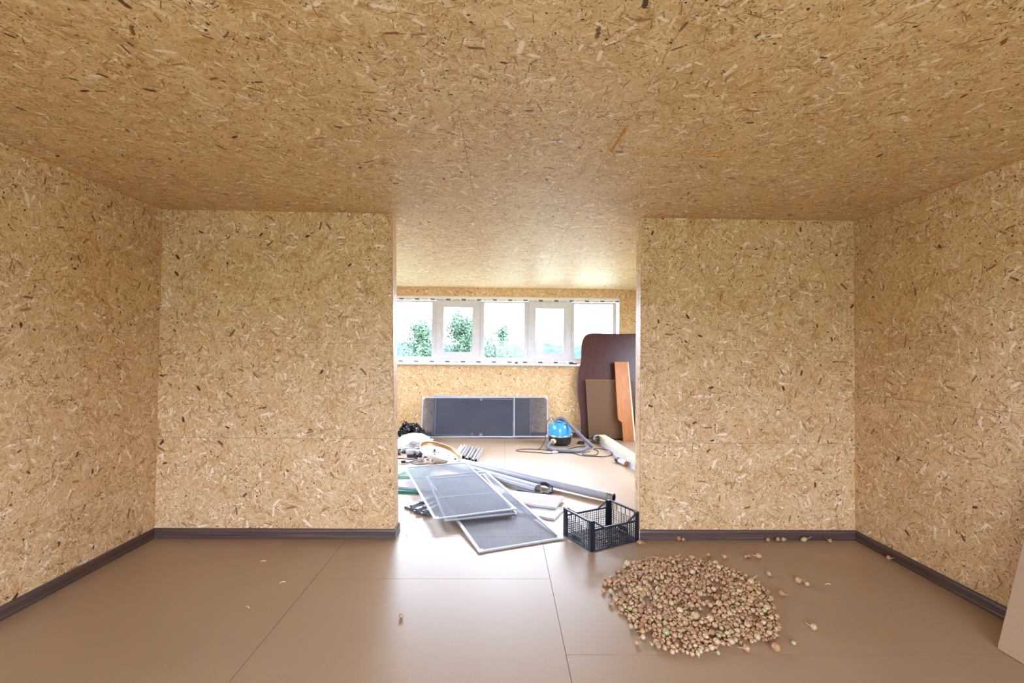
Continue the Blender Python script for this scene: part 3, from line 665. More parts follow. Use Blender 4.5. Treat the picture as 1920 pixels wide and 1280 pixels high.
def board(label, c0, c1, c2, z, th, name='white_board', material=None, g=None):
    # corner c0 -> c1 along one edge, c2 gives the length direction
    c0, c1, c2 = V((*c0, z)), V((*c1, z)), V((*c2, z)); ex = c1-c0; ey = c2-c0; ey = ey-ex*(ey.dot(ex)/ex.length_squared)
    m_ = slab4([c0, c1, c1+ey, c0+ey], th); pf = MB()
    n_ = ey.normalized()*-.0015; t1 = V((0,0,th*.12)); t2 = V((0,0,th*.88))
    pf.hexa([c0+n_+t1, c1+n_+t1, c1+t1, c0+t1, c0+n_+t2, c1+n_+t2, c1+t2, c0+t2])
    return thing(name, label, 'board', [('slab', m_, material or GLOSSW), ('end_strip', pf, PVC)], g)
board('upper glossy white board of the pair between crate and screens', (.565, 4.845), (.70, 5.205), (-.05, 5.11), .026, .022)
board('lower glossy white board flat on the floor under its twin, beside the crate', (.525, 4.60), (.665, 4.90), (.05, 4.80), .0, .022)
board('white board on the floor by the left jamb, under the insect screens', (-1.55, 5.63), (-.78, 5.42), (-1.42, 6.02), .03, .022)
m_ = slab4([(-1.62, 5.50, .0), (-.95, 5.42, .0), (-.88, 5.98, .0), (-1.5, 6.15, .0)], .028)
thing('foam_sheet', 'teal sheet under the white board by the left jamb', 'sheet', [('self', m_, mat('teal_foam', srgb(60,140,136), .7))])
m_ = MB(); p = [V((-1.46, 5.84, .056)), V((-.92, 5.86, .056)), V((-.90, 6.38, .07)), V((-1.13, 6.44, .072))]; m_.hexa(p+[q+V((0,0,.006)) for q in p])
thing('glass_sheet', 'pale teal glass sheet tilted behind the white board at the left jamb', 'glass', [('self', m_, TEAL)])
prof_ends = [(-.985, 4.915, 0), (-.945, 4.885, 0), (-.905, 4.84, 0), (-.862, 4.78, 0), (-.83, 4.745, 0), (-.785, 4.715, 0), (-.735, 4.69, 0), (-.92, 4.87, 1), (-.845, 4.76, 1), (-.76, 4.70, 1)]
plabels = ['leftmost aluminium profile of the fan poking out under the floor screens', 'second aluminium profile from the left in the fan under the screens', 'third aluminium profile from the left in the fan under the screens',
  'fourth aluminium profile from the left in the fan under the screens', 'fifth aluminium profile from the left in the fan under the screens', 'sixth aluminium profile from the left in the fan under the screens',
  'rightmost aluminium profile of the fan under the floor screens', 'left aluminium profile lying on top of the fan under the screens', 'middle aluminium profile lying on top of the fan under the screens', 'right aluminium profile lying on top of the fan under the screens']
for i, ((x, y, lv), lb) in enumerate(zip(prof_ends, plabels)):
    a = V((x, y, .0)); dr = V((.36+.03*(i % 3), .62, 0)).normalized(); L_ = .62+.04*(i % 3); sd = V((dr.y, -dr.x, 0)); z0 = .001+lv*.029
    m_ = MB(); W_ = .028
    def bb(s0, s1, z_0, z_1): 
        p_ = [a+sd*s0, a+sd*s1, a+sd*s1+dr*L_, a+sd*s0+dr*L_]; m_.hexa([q+V((0,0,z0+z_0)) for q in p_]+[q+V((0,0,z0+z_1)) for q in p_])
    bb(-W_/2, W_/2, 0, .002); bb(-W_/2, -W_/2+.002, .002, .026); bb(W_/2-.002, W_/2, .002, .026); bb(-W_/2+.002, -W_/2+.008, .024, .026); bb(W_/2-.008, W_/2-.002, .024, .026); bb(-.001, .001, .002, .014)
    thing('metal_profile', lb, 'profile', [('self', m_, BAREALU)], 'aluminium profiles under the floor screens')
# pale profiles behind the dish
slabels = ['brightest pale profile strip beside the round dish, leftmost of four', 'second pale profile strip from the dish', 'third pale profile strip from the dish', 'pale profile strip farthest from the round dish']
for i, (x0, y0, x1, y1) in enumerate(((-.70, 7.28, -.655, 8.08), (-.60, 7.22, -.55, 7.98), (-.50, 7.10, -.445, 7.94), (-.40, 7.0, -.34, 7.82))):
    a, b = V((x0, y0, 0)), V((x1, y1, 0)); dr = (b-a).normalized(); sd = V((dr.y, -dr.x, 0)); m_ = MB()
    pr_ = [(-.044, .0), (-.036, .034), (-.012, .03), (.0, .004), (.012, .030), (.036, .05), (.044, .0)]
    vs = []
    for p in (a, b):
        vs += [p+sd*s+V((0,0,z+.003)) for s, z in pr_]+[p+sd*s+V((0,0,z)) for s, z in pr_]
    k = len(pr_); fs = []
    for j in range(k-1): fs += [[j, j+1, 2*k+j+1, 2*k+j], [k+j+1, k+j, 3*k+j, 3*k+j+1], [j, k+j, k+j+1, j+1], [2*k+j, 2*k+j+1, 3*k+j+1, 3*k+j]]
    fs += [[0, 2*k, 3*k, k], [k-1, 2*k-1, 4*k-1, 3*k-1]]
    m_.add(vs, fs); thing('profile_strip', slabels[i], 'profile', [('self', m_, PVC if i == 0 else SLAT)], 'pale profile strips beside the dish')
# round dish with golden inner rim
T = Matrix.Translation((-.885, 6.95, .168)) @ Matrix.Scale(.955, 4) @ Matrix.Rotation(.34, 4, 'Y') @ Matrix.Rotation(.10, 4, 'X')
dish = MB().lathe([(0, -.075), (.25, -.075), (.315, -.06), (.335, -.03), (.338, .0), (.336, .006), (.328, .006), (.325, .0)], 48, T)
inner = MB().lathe([(.0, -.06), (.24, -.058), (.30, -.045)], 48, T); rim = MB().lathe([(.30, -.045), (.318, -.025), (.325, .0)], 48, T)
sp = MB(); rnd = random.Random(4)
for k in range(7):
    p = V((rnd.uniform(-.12, .16), rnd.uniform(-.12, .1), -.054)); q = p+V((rnd.uniform(-.09, .09), rnd.uniform(-.05, .05), .012)); sp.tube([T @ p, T @ (p.lerp(q, .5)+V((.01, .012, .008))), T @ q], .0035, 5)
sp.box(T @ V((-.10, .05, -.045)), (.03, .025, .03)); sp.box(T @ V((.25, -.02, -.036)), (.025, .03, .02))
thing('round_dish', 'round white dish with a golden inner rim, tilted on the rubbish', 'dish', [('bowl', dish, PVC), ('inside', inner, PVC), ('rim', rim, GOLD, [], {'label': 'golden inner rim'}), ('scrap', sp, RUBBER, [], {'kind': 'stuff', 'label': 'dark scraps of wire inside the dish'})])
# bags
def bag(name, label, c, r, seed, material, crump=.22, freq=3.0, cat='bag', knot=None):
    bm = bmesh.new(); bmesh.ops.create_icosphere(bm, subdivisions=5, radius=1)
    mb = MB(); vs = []
    for v in bm.verts:
        p = v.co.copy(); o = V((seed*3.1, seed*1.7, 0))
        k = 1+crump*(noise.noise(p*1.6+o)*1.1+abs(noise.noise(p*freq+o))*-.9+abs(noise.noise(p*freq*2.3+o))*-.5+.3)
        q = V((p.x*r[0]*k, p.y*r[1]*k, p.z*r[2]*k)); z = q.z+r[2]*.75
        if z < 0: z *= .02
        vs.append(V((c[0]+q.x, c[1]+q.y, max(.001, z+.004))))
    bm.verts.index_update(); mb.add(vs, [[v.index for v in f.verts] for f in bm.faces]); bm.free()
    parts = [('sack', mb, material)]
    if knot:
        kb = MB().tube([V(knot), V(knot)+V((.02, -.01, .04)), V(knot)+V((.05, -.02, .07))], [.02, .014, .035], 7, smooth=3); parts.append(('knot', kb, material))
    return thing(name, label, cat, parts)
bag('rubbish_bag', 'bulging black rubbish bag against the far baseboard beside the leaning screens', (-1.60, 8.38, 0), (.21, .2, .19), 3, BLACKBAG, .42, 4.2, knot=(-1.56, 8.33, .25))
bag('rubbish_bag', 'lower black rubbish bag half hidden by the left jamb', (-1.95, 8.10, 0), (.2, .2, .15), 9, BLACKBAG, .42, 4.2, knot=(-1.93, 8.05, .19))
bag('white_sack', 'crumpled white sack behind the round dish', (-1.42, 7.83, 0), (.29, .2, .135), 5, WHITEBAG, .3, 2.6)
# tools and scraps on the floor by the left jamb
def cable(label, pts, r=.0055, name='cable', material=None):
    return thing(name, label, 'cable', [('self', MB().tube(pts, r, 6, smooth=5), material or RUBBER)])
dr = MB(); dr.box((-1.40, 7.28, .078), (.13, .075, .075), RZ(-.1), 0, .014); dr.box((-1.25, 7.30, .074), (.18, .07, .068), RZ(-.15), 0, .016)
hn = MB().box((-1.28, 7.22, .045), (.05, .11, .045), RZ(.4), 0, .012); ck = MB().tube([(-1.47, 7.27, .078), (-1.53, 7.262, .078)], [.03, .018], 12); bt = MB().tube([(-1.53, 7.262, .078), (-1.60, 7.255, .078)], .005, 6)
bs = MB().box((-1.33, 7.27, .022), (.22, .085, .04), RZ(-.1), 0, .01)
thing('power_drill', 'grey power tool lying in front of the white sack', 'power tool', [('body', dr, GREYB), ('handle', hn, BLACKPL), ('chuck', ck, BLACKPL, [('bit', bt, STEEL)]), ('base_shell', bs, BLACKPL)])
m_ = MB().tube([(-1.665, 7.44, .05), (-1.585, 7.425, .05)], .047, 16); n_ = MB().tube([(-1.585, 7.425, .05), (-1.54, 7.41, .05)], [.026, .02], 12)
thing('black_lamp', 'black cylindrical tool with a grey nozzle right at the left jamb', 'tool', [('body', m_, BLACKPL), ('nozzle', n_, GREYB)])
m_ = MB().box((-1.185, 6.98, .03), (.09, .06, .06), RZ(.1), 0, .005); p_ = MB().box((-1.20, 7.0, .095), (.052, .05, .07), RZ(.2), 0, .006); q_ = MB().tube([(-1.20, 7.0, .13), (-1.20, 7.0, .142)], .012, 8)
thing('power_adapter', 'small grey box with a black plug standing on it', 'adapter', [('box', m_, GREYB), ('plug', p_, BLACKPL, [('cap', q_, BLACKPL)])])
m_ = MB().box((-1.43, 6.92, .016), (.06, .04, .03), RZ(.5), 0, .006)
c_ = MB().tube([(-1.405, 6.935, .008), (-1.36, 6.9, .007), (-1.32, 6.98, .007), (-1.25, 7.05, .007), (-1.23, 7.12, .007), (-1.30, 7.15, .007), (-1.2, 7.2, .007), (-1.08, 7.28, .007)], .0055, 6, smooth=5)
thing('cable_plug', 'dark plug at the end of a twisted cable near the left jamb', 'cable', [('plug', m_, BLACKPL), ('cord', c_, RUBBER)])
cable('thin dark cable looped around the grey adapter box', [(-1.28, 7.02, .007), (-1.30, 6.86, .007), (-1.18, 6.80, .007), (-1.07, 6.86, .007), (-1.05, 6.99, .007), (-1.12, 7.1, .007), (-1.02, 7.15, .007)], .005)
cable('grey cable running past the plug near the left jamb', [(-1.5, 6.86, .006), (-1.44, 6.81, .006), (-1.36, 6.84, .006), (-1.31, 6.93, .006), (-1.27, 6.9, .006), (-1.22, 7.0, .006)], .006, material=GREYB)
cable('dark cable on the floor between the power tool and the left jamb', [(-1.72, 7.2, .006), (-1.6, 7.12, .006), (-1.5, 7.16, .006), (-1.36, 7.1, .006), (-1.2, 7.22, .006), (-1.14, 7.36, .006)], .006)
m_ = MB().hexa([(-1.06, 6.93, 0), (-1.02, 6.92, 0), (-1.005, 6.97, 0), (-1.045, 6.98, 0), (-1.035, 6.93, .10), (-1.0, 6.92, .115), (-.985, 6.965, .11), (-1.02, 6.975, .10)])
thing('wood_offcut', 'small yellow wooden offcut standing near the round dish', 'offcut', [('self', m_, PINE)])
m_ = MB().box((-1.0, 6.86, .012), (.09, .05, .02), RZ(-.3), 0, .004)
thing('grey_block', 'flat grey block in front of the round dish', 'block', [('self', m_, SLAT)])
m_ = MB().box((-1.62, 7.72, .03), (.16, .09, .05), RZ(.25), 0, .008); n_ = MB().box((-1.62, 7.72, .058), (.09, .05, .008), RZ(.25))
thing('pale_box', 'small pale box between the black rubbish bag and the white sack', 'box', [('body', m_, PVC), ('panel', n_, CARD)])

# ------------------------------------------------------------------ vacuum cleaner
vx, vy = 1.04, 8.34
Tv = Matrix.Translation((vx, vy, 0))
bucket = MB().lathe([(0, .012), (.165, .012), (.182, .022), (.195, .06), (.2, .15), (.204, .162), (.2, .17), (.19, .172)], 40, Tv)
band = MB().lathe([(.197, .150), (.209, .152), (.211, .165), (.206, .178), (.197, .18)], 40, Tv)
top = MB().lathe([(.2, .178), (.199, .20), (.194, .28), (.182, .345), (.165, .375), (.12, .392), (.07, .398), (0, .4)], 40, Tv)
lid = MB().lathe([(.085, .396), (.082, .408), (.05, .415), (0, .416)], 24, Tv)
hnd = MB().tube([(vx-.075, vy-.03, .405), (vx-.06, vy-.05, .432), (vx-.01, vy-.07, .44), (vx+.03, vy-.07, .43), (vx+.05, vy-.06, .405)], .011, 8, smooth=4)
inl = MB().tube([(vx-.115, vy-.15, .085), (vx-.15, vy-.195, .085)], .04, 16); inl.tube([(vx-.145, vy-.19, .085), (vx-.152, vy-.20, .085)], .048, 16)
ho = MB().tube([(vx-.14, vy-.185, .085), (vx-.19, vy-.22, .07), (vx-.245, vy-.29, .034), (vx-.24, vy-.45, .03), (vx-.15, vy-.62, .03), (vx+.0, vy-.69, .03), (vx+.2, vy-.68, .03), (vx+.37, vy-.50, .033), (vx+.47, vy-.23, .055), (vx+.475, vy-.12, .08)], .029, 12, smooth=7)
rib = MB()
wand = MB().tube([(vx-.105, vy-.12, .40), (vx-.085, vy-.12, .448), (vx-.03, vy-.125, .482), (vx+.03, vy-.13, .476), (vx+.09, vy-.145, .43), (vx+.3, vy-.25, .225), (vx+.47, vy-.34, .075), (vx+.515, vy-.37, .034)], [.027, .028, .03, .032, .032, .031, .031, .032], 12, smooth=6)
noz = MB().hexa([(vx+.42, vy-.02, .0), (vx+.30, vy+.03, .0), (vx+.33, vy+.09, 0), (vx+.45, vy+.05, 0), (vx+.42, vy-.01, .05), (vx+.33, vy+.03, .05), (vx+.35, vy+.07, .05), (vx+.44, vy+.04, .05)])
latches = [('latch', MB().box((vx+.205*math.cos(a), vy+.205*math.sin(a), .168), (.025, .035, .06), RZ(a), 0, .004), STEEL) for a in (math.pi+.15, -.15)]
feet = [('foot', MB().lathe([(0, 0), (.02, 0), (.022, .015), (0, .016)], 12, Matrix.Translation((vx+.14*math.cos(a), vy+.14*math.sin(a), 0))), RUBBER) for a in (.8, 2.3, 3.9, 5.5)]
Z0 = .006
cord = MB().tube([(vx-.1, vy-.06, .395), (vx-.14, vy-.08, .455), (vx-.185, vy-.12, .475), (vx-.25, vy-.14, .40), (vx-.265, vy-.16, .25), (vx-.29, vy-.22, .10), (vx-.37, vy-.36, .012), (.62, 7.88, Z0), (.80, 7.82, Z0), (1.0, 7.80, Z0), (1.18, 7.97, Z0), (1.35, 8.12, Z0), (1.49, 8.15, Z0)], .0065, 6, smooth=6)
strain = MB().tube([(vx-.185, vy-.12, .475), (vx-.13, vy-.085, .425), (vx-.10, vy-.06, .40)], .009, 6)
cord2 = MB().tube([(.78, 7.80, Z0), (.55, 7.885, Z0), (.37, 7.885, Z0), (.25, 7.80, Z0), (.31, 7.70, Z0), (.57, 7.64, Z0), (.77, 7.56, Z0), (.88, 7.62, Z0), (1.126, 7.615, Z0), (1.285, 7.42, Z0), (1.45, 7.385, Z0), (1.63, 7.37, Z0), (1.78, 7.53, Z0), (1.80, 7.75, Z0), (1.79, 7.87, Z0), (1.63, 7.98, Z0), (1.57, 7.92, Z0), (1.60, 7.75, Z0), (1.53, 7.52, Z0), (1.44, 7.42, .016), (1.31, 7.50, Z0), (1.33, 7.62, Z0), (1.47, 7.745, Z0)], .0065, 6, smooth=6)
plug = MB().box((.86, 7.60, .02), (.07, .05, .036), RZ(.3), 0, .008); plug.tube([(.89, 7.62, .02), (.92, 7.63, .012)], .011, 8)
thing('vacuum_cleaner', 'blue and black canister vacuum cleaner with its grey hose', 'vacuum cleaner', [('bucket', bucket, BLACKPL), ('seal_band', band, STEEL), ('motor_head', top, BLUE), ('head_cap', lid, BLUE), ('carry_handle', hnd, BLACKPL), ('hose_inlet', inl, CREAM, [('hose', ho, HOSE)]),
      ('wand', wand, HOSE), ('floor_nozzle', noz, BLACKPL), ('power_cord', cord, RUBBER, [('strain_relief', strain, CREAM), ('plug', plug, GREYB)]), ('power_cord', cord2, RUBBER)]+latches+feet)

# ------------------------------------------------------------------ leaning furniture boards, beam and small things on the right
def lean_T(x, y, dy, dz, yawr=0.0):
    up_ = V((0, dy, dz)).normalized(); ex = V((math.cos(yawr), math.sin(yawr), 0)); n_ = ex.cross(up_).normalized()*-1
    return frame_T((x, y, 0), ex, n_, up_)
def curve(pts, n=5):
    pts = [V((a, b, 0)) for a, b in pts]; out = []
    for i in range(len(pts)-1):
        p0, p1, p2, p3 = pts[max(i-1, 0)], pts[i], pts[i+1], pts[min(i+2, len(pts)-1)]
        for k in range(n):
            t = k/n; q = .5*((2*p1)+(p2-p0)*t+(2*p0-5*p1+4*p2-p3)*t*t+(3*p1-p0-3*p2+p3)*t**3); out.append((q.x, q.y))
    out.append((pts[-1].x, pts[-1].y)); return out
T = lean_T(0, 8.87, .155, 1.95)
kb = lambda p, k: [(x*k, max(.003, 1.65+(z-1.65)*k)) for x, z in p]
left = [(1.455, .003), (1.455, .16), (1.448, .45), (1.425, .66), (1.39, .93), (1.395, 1.16), (1.42, 1.33), (1.455, 1.45), (1.465, 1.70), (1.478, 1.82), (1.515, 1.915), (1.575, 1.968), (1.68, 1.987), (1.95, 1.985), (2.2, 1.977)]
left = kb(left, 1.043); lc = curve(left, 4); rc = [(2*2.30-x+.0, z) for x, z in lc[::-1]]
hb = MB().prism([(x, z) for x, z in lc]+rc[1:], T, .022)
ed_pts = [T @ V((x, .011, z+.0)) for x, z in lc]+[T @ V((x, .011, z)) for x, z in rc[1:]]
eb = MB().tube(ed_pts, .0125, 6)
thing('headboard', 'dark mahogany headboard with a wavy outline leaning on the far wall', 'headboard', [('panel', hb, DARKWOOD), ('edge_band', eb, DARKWOOD)])
T = lean_T(0, 8.79, .10, 1.12)
bp_ = MB().prism(kb([(1.588, .075), (2.42, .075), (2.42, 1.133), (1.534, 1.133)], 1.032), T, .010); sc_ = MB()
eg = MB(); eg.prism([(1.583, 1.1165), (2.497, 1.1165), (2.497, 1.123), (1.583, 1.123)], T, .010)
thing('leaning_board', 'plain brown fibreboard panel leaning in front of the dark headboard', 'board', [('sheet', bp_, BROWNBD), ('top_edge', eg, CARD)])
T = lean_T(0, 8.66, .20, 1.48)
def ox(z): return 0
op_ = [(2.255, .003), (2.454, .003), (2.376, 1.475), (2.13, 1.475), (2.165, .43), (2.172, .40), (2.195, .375), (2.225, .36), (2.24, .33)]
ob = MB().prism(op_, T, .035); et = MB().prism([(2.456, .003), (2.485, .003), (2.392, 1.475), (2.378, 1.475)], T, .034)
ko = MB().lathe([(0, 0), (.008, 0), (.007, .006), (0, .007)], 10, T @ Matrix.Translation((2.29, -.0, .80)) @ Matrix.Rotation(math.pi/2, 4, 'X'))
thing('bed_side_board', 'orange brown notched board leaning at the right of the brown panel', 'board', [('plank', ob, ORANGEBD), ('edge_strip', et, PINE), ('fixing', ko, STEEL)])
# beam
a, b = V((1.835, 8.60, .066)), V((2.045, 5.2, .066)); m_ = MB().bar(a, b, .135, .13)
k_ = MB()
for t in (.1, .3, .45): k_.box(a.lerp(b, t)+V((-.068, 0, .01)), (.004, .05, .012), None)
thing('timber_beam', 'long pale timber beam along the floor at the right jamb', 'beam', [('beam', m_, PINE), ('knot', k_, CARD)])
m_ = MB().bar((1.775, 8.35, .04), (1.962, 5.25, .04), .008, .078); m_.bar((1.768, 8.35, .002), (1.955, 5.25, .002), .022, .004)
thing('white_trim_strip', 'white strip lying against the near side of the timber beam', 'strip', [('self', m_, PVC)])
a, b = V((1.735, 7.00, .041)), V((1.808, 6.76, .041)); d = (b-a).normalized()
m_ = ring_tube(MB(), a, b, .033, .0); e_ = ring_tube(MB(), b-d*.012, b+d*.004, .036, .0); r_ = ring_tube(MB(), a-d*.02, a+d*.05, .041, .034)
thing('pipe_fitting', 'short white tube with a brown end lying beside the timber beam', 'tube', [('tube', m_, PVC), ('end_disc', e_, CARD), ('collar', r_, BLACKPL)])
T = Matrix.Translation((1.70, 8.52, .07)) @ Matrix.Rotation(math.radians(80), 4, 'X') @ Matrix.Rotation(.3, 4, 'Y')
m_ = MB().lathe([(0, -.07), (.045, -.07), (.052, -.06), (.054, .05), (.062, .06), (.064, .07), (.058, .071), (.05, .05), (.046, -.06), (0, -.062)], 24, T)
hd = MB().tube([T @ V((.06, 0, .06)), T @ V((.085, 0, .0)), T @ V((.056, 0, -.05))], .005, 6, smooth=4)
thing('steel_cup', 'shiny metal cup lying on its side at the far end of the beam', 'cup', [('body', m_, STEEL), ('handle', hd, STEEL)])
# things on the far sill
m_ = MB().lathe([(0, 0), (.03, 0), (.034, .02), (.022, .04), (0, .048)], 14, Matrix.Translation((.27, 8.99, 1.40)))
thing('dark_knob', 'small dark knob standing on the white sill near the middle', 'knob', [('self', m_, BLACKPL)])
m_ = MB().box((1.16, 8.99, 1.412), (.22, .03, .022), RZ(.05), 0, .005); n_ = MB().box((1.36, 8.99, 1.414), (.16, .045, .028), RZ(-.1), 0, .008)
thing('sill_tool', 'long dark tool lying on the sill below the right sash', 'tool', [('blade', m_, GREYB), ('grip', n_, BLACKPL)])

# ------------------------------------------------------------------ crate
CF = V((.748, 3.881, 0)); ea = V((-.183, .356, 0)).normalized(); eb_ = V((.468, .242, 0)); CL = .525; CW = .40; CH = .245
eb_ = V((-ea.y*-1, ea.x*-1, 0)); eb_ = V((ea.y, -ea.x, 0))
def C_(a, b, z): return CF+ea*a+eb_*b+V((0,0,z))      # a across width, b along length
def cbar(mb, p, q, wd=.004, th=.004, up=(0,0,1)): mb.bar(C_(*p), C_(*q), wd, th, up)
parts = []
for a, b in ((0, 0), (CW, 0), (0, CL), (CW, CL)):
    m_ = MB(); sa = 1 if a == 0 else -1; sb = 1 if b == 0 else -1
    m_.hexa([C_(a, b, 0), C_(a+sa*.04, b, 0), C_(a+sa*.04, b+sb*.006, 0), C_(a, b+sb*.006, 0), C_(a, b, CH), C_(a+sa*.04, b, CH), C_(a+sa*.04, b+sb*.006, CH), C_(a, b+sb*.006, CH)])
    m_.hexa([C_(a, b, 0), C_(a+sa*.006, b, 0), C_(a+sa*.006, b+sb*.04, 0), C_(a, b+sb*.04, 0), C_(a, b, CH), C_(a+sa*.006, b, CH), C_(a+sa*.006, b+sb*.04, CH), C_(a, b+sb*.04, CH)])
    m_.hexa([C_(a, b, CH), C_(a+sa*.04, b, CH), C_(a+sa*.04, b+sb*.04, CH), C_(a, b+sb*.04, CH), C_(a, b, CH+.006), C_(a+sa*.04, b, CH+.006), C_(a+sa*.04, b+sb*.04, CH+.006), C_(a, b+sb*.04, CH+.006)])
    parts.append(('corner_post', m_, CRATEM))
RH = .172
for a in (0, CW):                                    # long sides
    s = .003 if a == 0 else -.003; m_ = MB()
    n = 24
    for k in range(1, n): 
        b = CL*k/n; cbar(m_, (a+s, b, .004), (a+s, b, RH), .0028 if k % 6 else .006, .004, ea)
    for z in [.012+.0195*k for k in range(9)]: cbar(m_, (a+s, .03, z), (a+s, CL-.03, z), .004, .0028 if abs(z-.09) > .01 else .005)
    cbar(m_, (a+s, .0, .004), (a+s, CL, .004), .008, .008)
    parts.append(('long_wall', m_, CRATEM))
    r_ = MB(); cbar(r_, (a+s, .02, RH+.005), (a+s, CL-.02, RH+.005), .016, .014)
    parts.append(('rim', r_, CRATEM))
    for b0, b1 in ((.03, .135), (CL-.03, CL-.135)):
        q_ = MB(); cbar(q_, (a+s, b0, CH-.004), (a+s, b1, RH+.008), .014, .010); parts.append(('brace', q_, CRATEM))
for b in (0, CL):                                    # short sides
    s = .003 if b == 0 else -.003; m_ = MB(); n = 18
    for k in range(1, n):
        a = CW*k/n; cbar(m_, (a, b+s, .004), (a, b+s, .178), .0028 if k % 5 else .006, .004, eb_)
    for z in [.012+.0195*k for k in range(9)]: cbar(m_, (.03, b+s, z), (CW-.03, b+s, z), .004, .0028 if abs(z-.09) > .01 else .005)
    for k in range(1, 7): cbar(m_, (CW*k/7, b+s, .178), (CW*k/7, b+s, CH), .007 if k % 2 else .004, .004, eb_)
    cbar(m_, (0, b+s, .004), (CW, b+s, .004), .008, .008)
    parts.append(('short_wall', m_, CRATEM))
    r_ = MB(); cbar(r_, (.02, b+s, CH-.003), (CW-.02, b+s, CH-.003), .018, .014); parts.append(('top_rail', r_, CRATEM))
    pl_ = MB(); cbar(pl_, (.15, b+s, .042), (.26, b+s, .042), .007, .042); parts.append(('label_plate', pl_, CRATEM))
m_ = MB()
for k in range(1, 31): cbar(m_, (.004, CL*k/31, .009), (CW-.004, CL*k/31, .009), .003 if k % 5 else .008, .004)
for k in range(1, 23): cbar(m_, (CW*k/23, .004, .009), (CW*k/23, CL-.004, .009), .003 if k % 5 else .008, .004)
parts.append(('bottom_grid', m_, CRATEM))
thing('plastic_crate', 'empty black lattice plastic crate by the right jamb', 'crate', parts)
rnd = random.Random(12); m_ = MB()
for k in range(70):
    p = C_(rnd.uniform(.04, CW-.04), rnd.uniform(.05, CL-.05), .014); a = rnd.uniform(0, 6.28); r = rnd.uniform(.006, .015); u1 = V((math.cos(a), math.sin(a), rnd.uniform(-.2, .5)))*r; u2 = V((-math.sin(a), math.cos(a), rnd.uniform(0, .4)))*r*.6
    m_.add([p-u1, p+u2, p+u1+V((0,0,.004)), p-u2], [[0,1,2,3]])
o = thing('onion_skin', 'loose dry onion skins in the bottom of the black crate', 'onion skins', [('self', m_, mat('dry_onion_skin', srgb(176,120,72), .6, var=.3, scale=40))]); o['kind'] = 'stuff'

# board leaning on the right wall, at the picture's right edge
T = frame_T((2.806, 2.62, 0), V((0, -1, 0)), V((math.cos(.29), 0, -math.sin(.29))), V((math.sin(.262), 0, math.cos(.262))))
m_ = MB().prism([(0, .005), (1.25, .005), (1.25, 1.22), (0, 1.22)], frame_T((2.806, 2.62, 0), V((0, -1, 0)), V((math.cos(.256), 0, -math.sin(.256))), V((math.sin(.256), 0, math.cos(.256)))), .016)
e_ = MB().prism([(-.0015, .005), (0, .005), (0, 1.22), (-.0015, 1.22)], frame_T((2.806, 2.62, 0), V((0, -1, 0)), V((math.cos(.256), 0, -math.sin(.256))), V((math.sin(.256), 0, math.cos(.256)))), .016)
thing('fibreboard_sheet', 'beige fibreboard sheet leaning on the right wall at the picture edge', 'board', [('sheet', m_, MDF), ('end_edge', e_, CARD)])

# ------------------------------------------------------------------ onions
def onion_mat(name, attr):
    m, t, b = mat_new(name); L = m.node_tree.links
    if attr:
        rv = t.n('ShaderNodeAttribute', attribute_name='tone').outputs['Fac']
        tc = t.n('ShaderNodeAttribute', attribute_name='lpos').outputs['Vector']
    else:
        rv = t.n('ShaderNodeObjectInfo').outputs['Random']; tc = t.n('ShaderNodeTexCoord').outputs['Object']
    col = t.ramp(rv, [(0, srgb(168,122,90)), (.18, srgb(186,146,106)), (.36, srgb(196,162,118)), (.5, srgb(176,134,106)), (.64, srgb(206,180,142)), (.76, srgb(166,118,96)), (.85, srgb(192,176,132)), (.93, srgb(166,162,108)), (1, srgb(210,190,152))], 'LINEAR')
    s = t.n('ShaderNodeSeparateXYZ', {0: tc}); an = t.math('ARCTAN2', s.outputs[1], s.outputs[0])
    st = t.n('ShaderNodeTexNoise', {'Vector': t.n('ShaderNodeCombineXYZ', {0: t.math('MULTIPLY', an, 5.0), 1: t.math('MULTIPLY', s.outputs[2], .5), 2: t.math('MULTIPLY', rv, 50)}).outputs[0], 'Scale': 1.2, 'Detail': 3}).outputs[0]
    col = t.mix(.34, col, t.ramp(st, [(.3, (.42,.32,.26,1)), (.6, (1,1,1,1))]), 'MULTIPLY')
    up_ = t.n('ShaderNodeMapRange', {'Value': s.outputs[2], 'From Min': .75, 'From Max': 1.15}).outputs[0]
    col = t.mix(up_, col, srgb(180,140,96))
    L.new(col, b.inputs['Base Color']); b.inputs['Roughness'].default_value = .28; b.inputs['Specular IOR Level'].default_value = .55
    return m
OM, OMA = onion_mat('onion_skin_glossy', False), onion_mat('onion_skin_glossy_heap', True)
STEM = mat('dry_onion_neck', srgb(206,176,130), .8, var=.15, scale=3)
def onion_prof(sq, nk): return [(0, -.9*sq), (.18, -.92*sq), (.32, -.84*sq), (.72, -.58*sq), (.95, -.2*sq), (1.0, .08*sq), (.93, .36*sq), (.70, .66*sq), (.42, .90*sq), (.22, 1.06*sq), (.12, 1.2*sq+nk), (0, 1.24*sq+nk)]
bulbs = []; stems = []; bulbdata = []
for i, (sq, nk) in enumerate(((.9, .05), (1.0, .1), (1.15, .1), (1.3, .15), (.82, .0))):
    mb = MB().lathe(onion_prof(sq, nk), 10); bulbdata.append((mb.v[:], [f[:] for f in mb.f]))
    o = mb.build('onion', OM); bulbs.append((o.data, 1.2*sq+nk)); bpy.data.objects.remove(o)
for i in range(4):
    rn = random.Random(i); a, b = rn.uniform(-.5, .5), rn.uniform(-.5, .5); L_ = (.7, 1.1, 1.6, .5)[i]
    mb = MB().tube([(0, 0, -.12), (a*.2, b*.2, .25*L_), (a*.7, b*.5, .65*L_), (a*1.1, b*1.2, L_)], [.13, .10, .06, .03], 5, smooth=2)
    o = mb.build('dry_neck', STEM); stems.append(o.data); bpy.data.objects.remove(o)
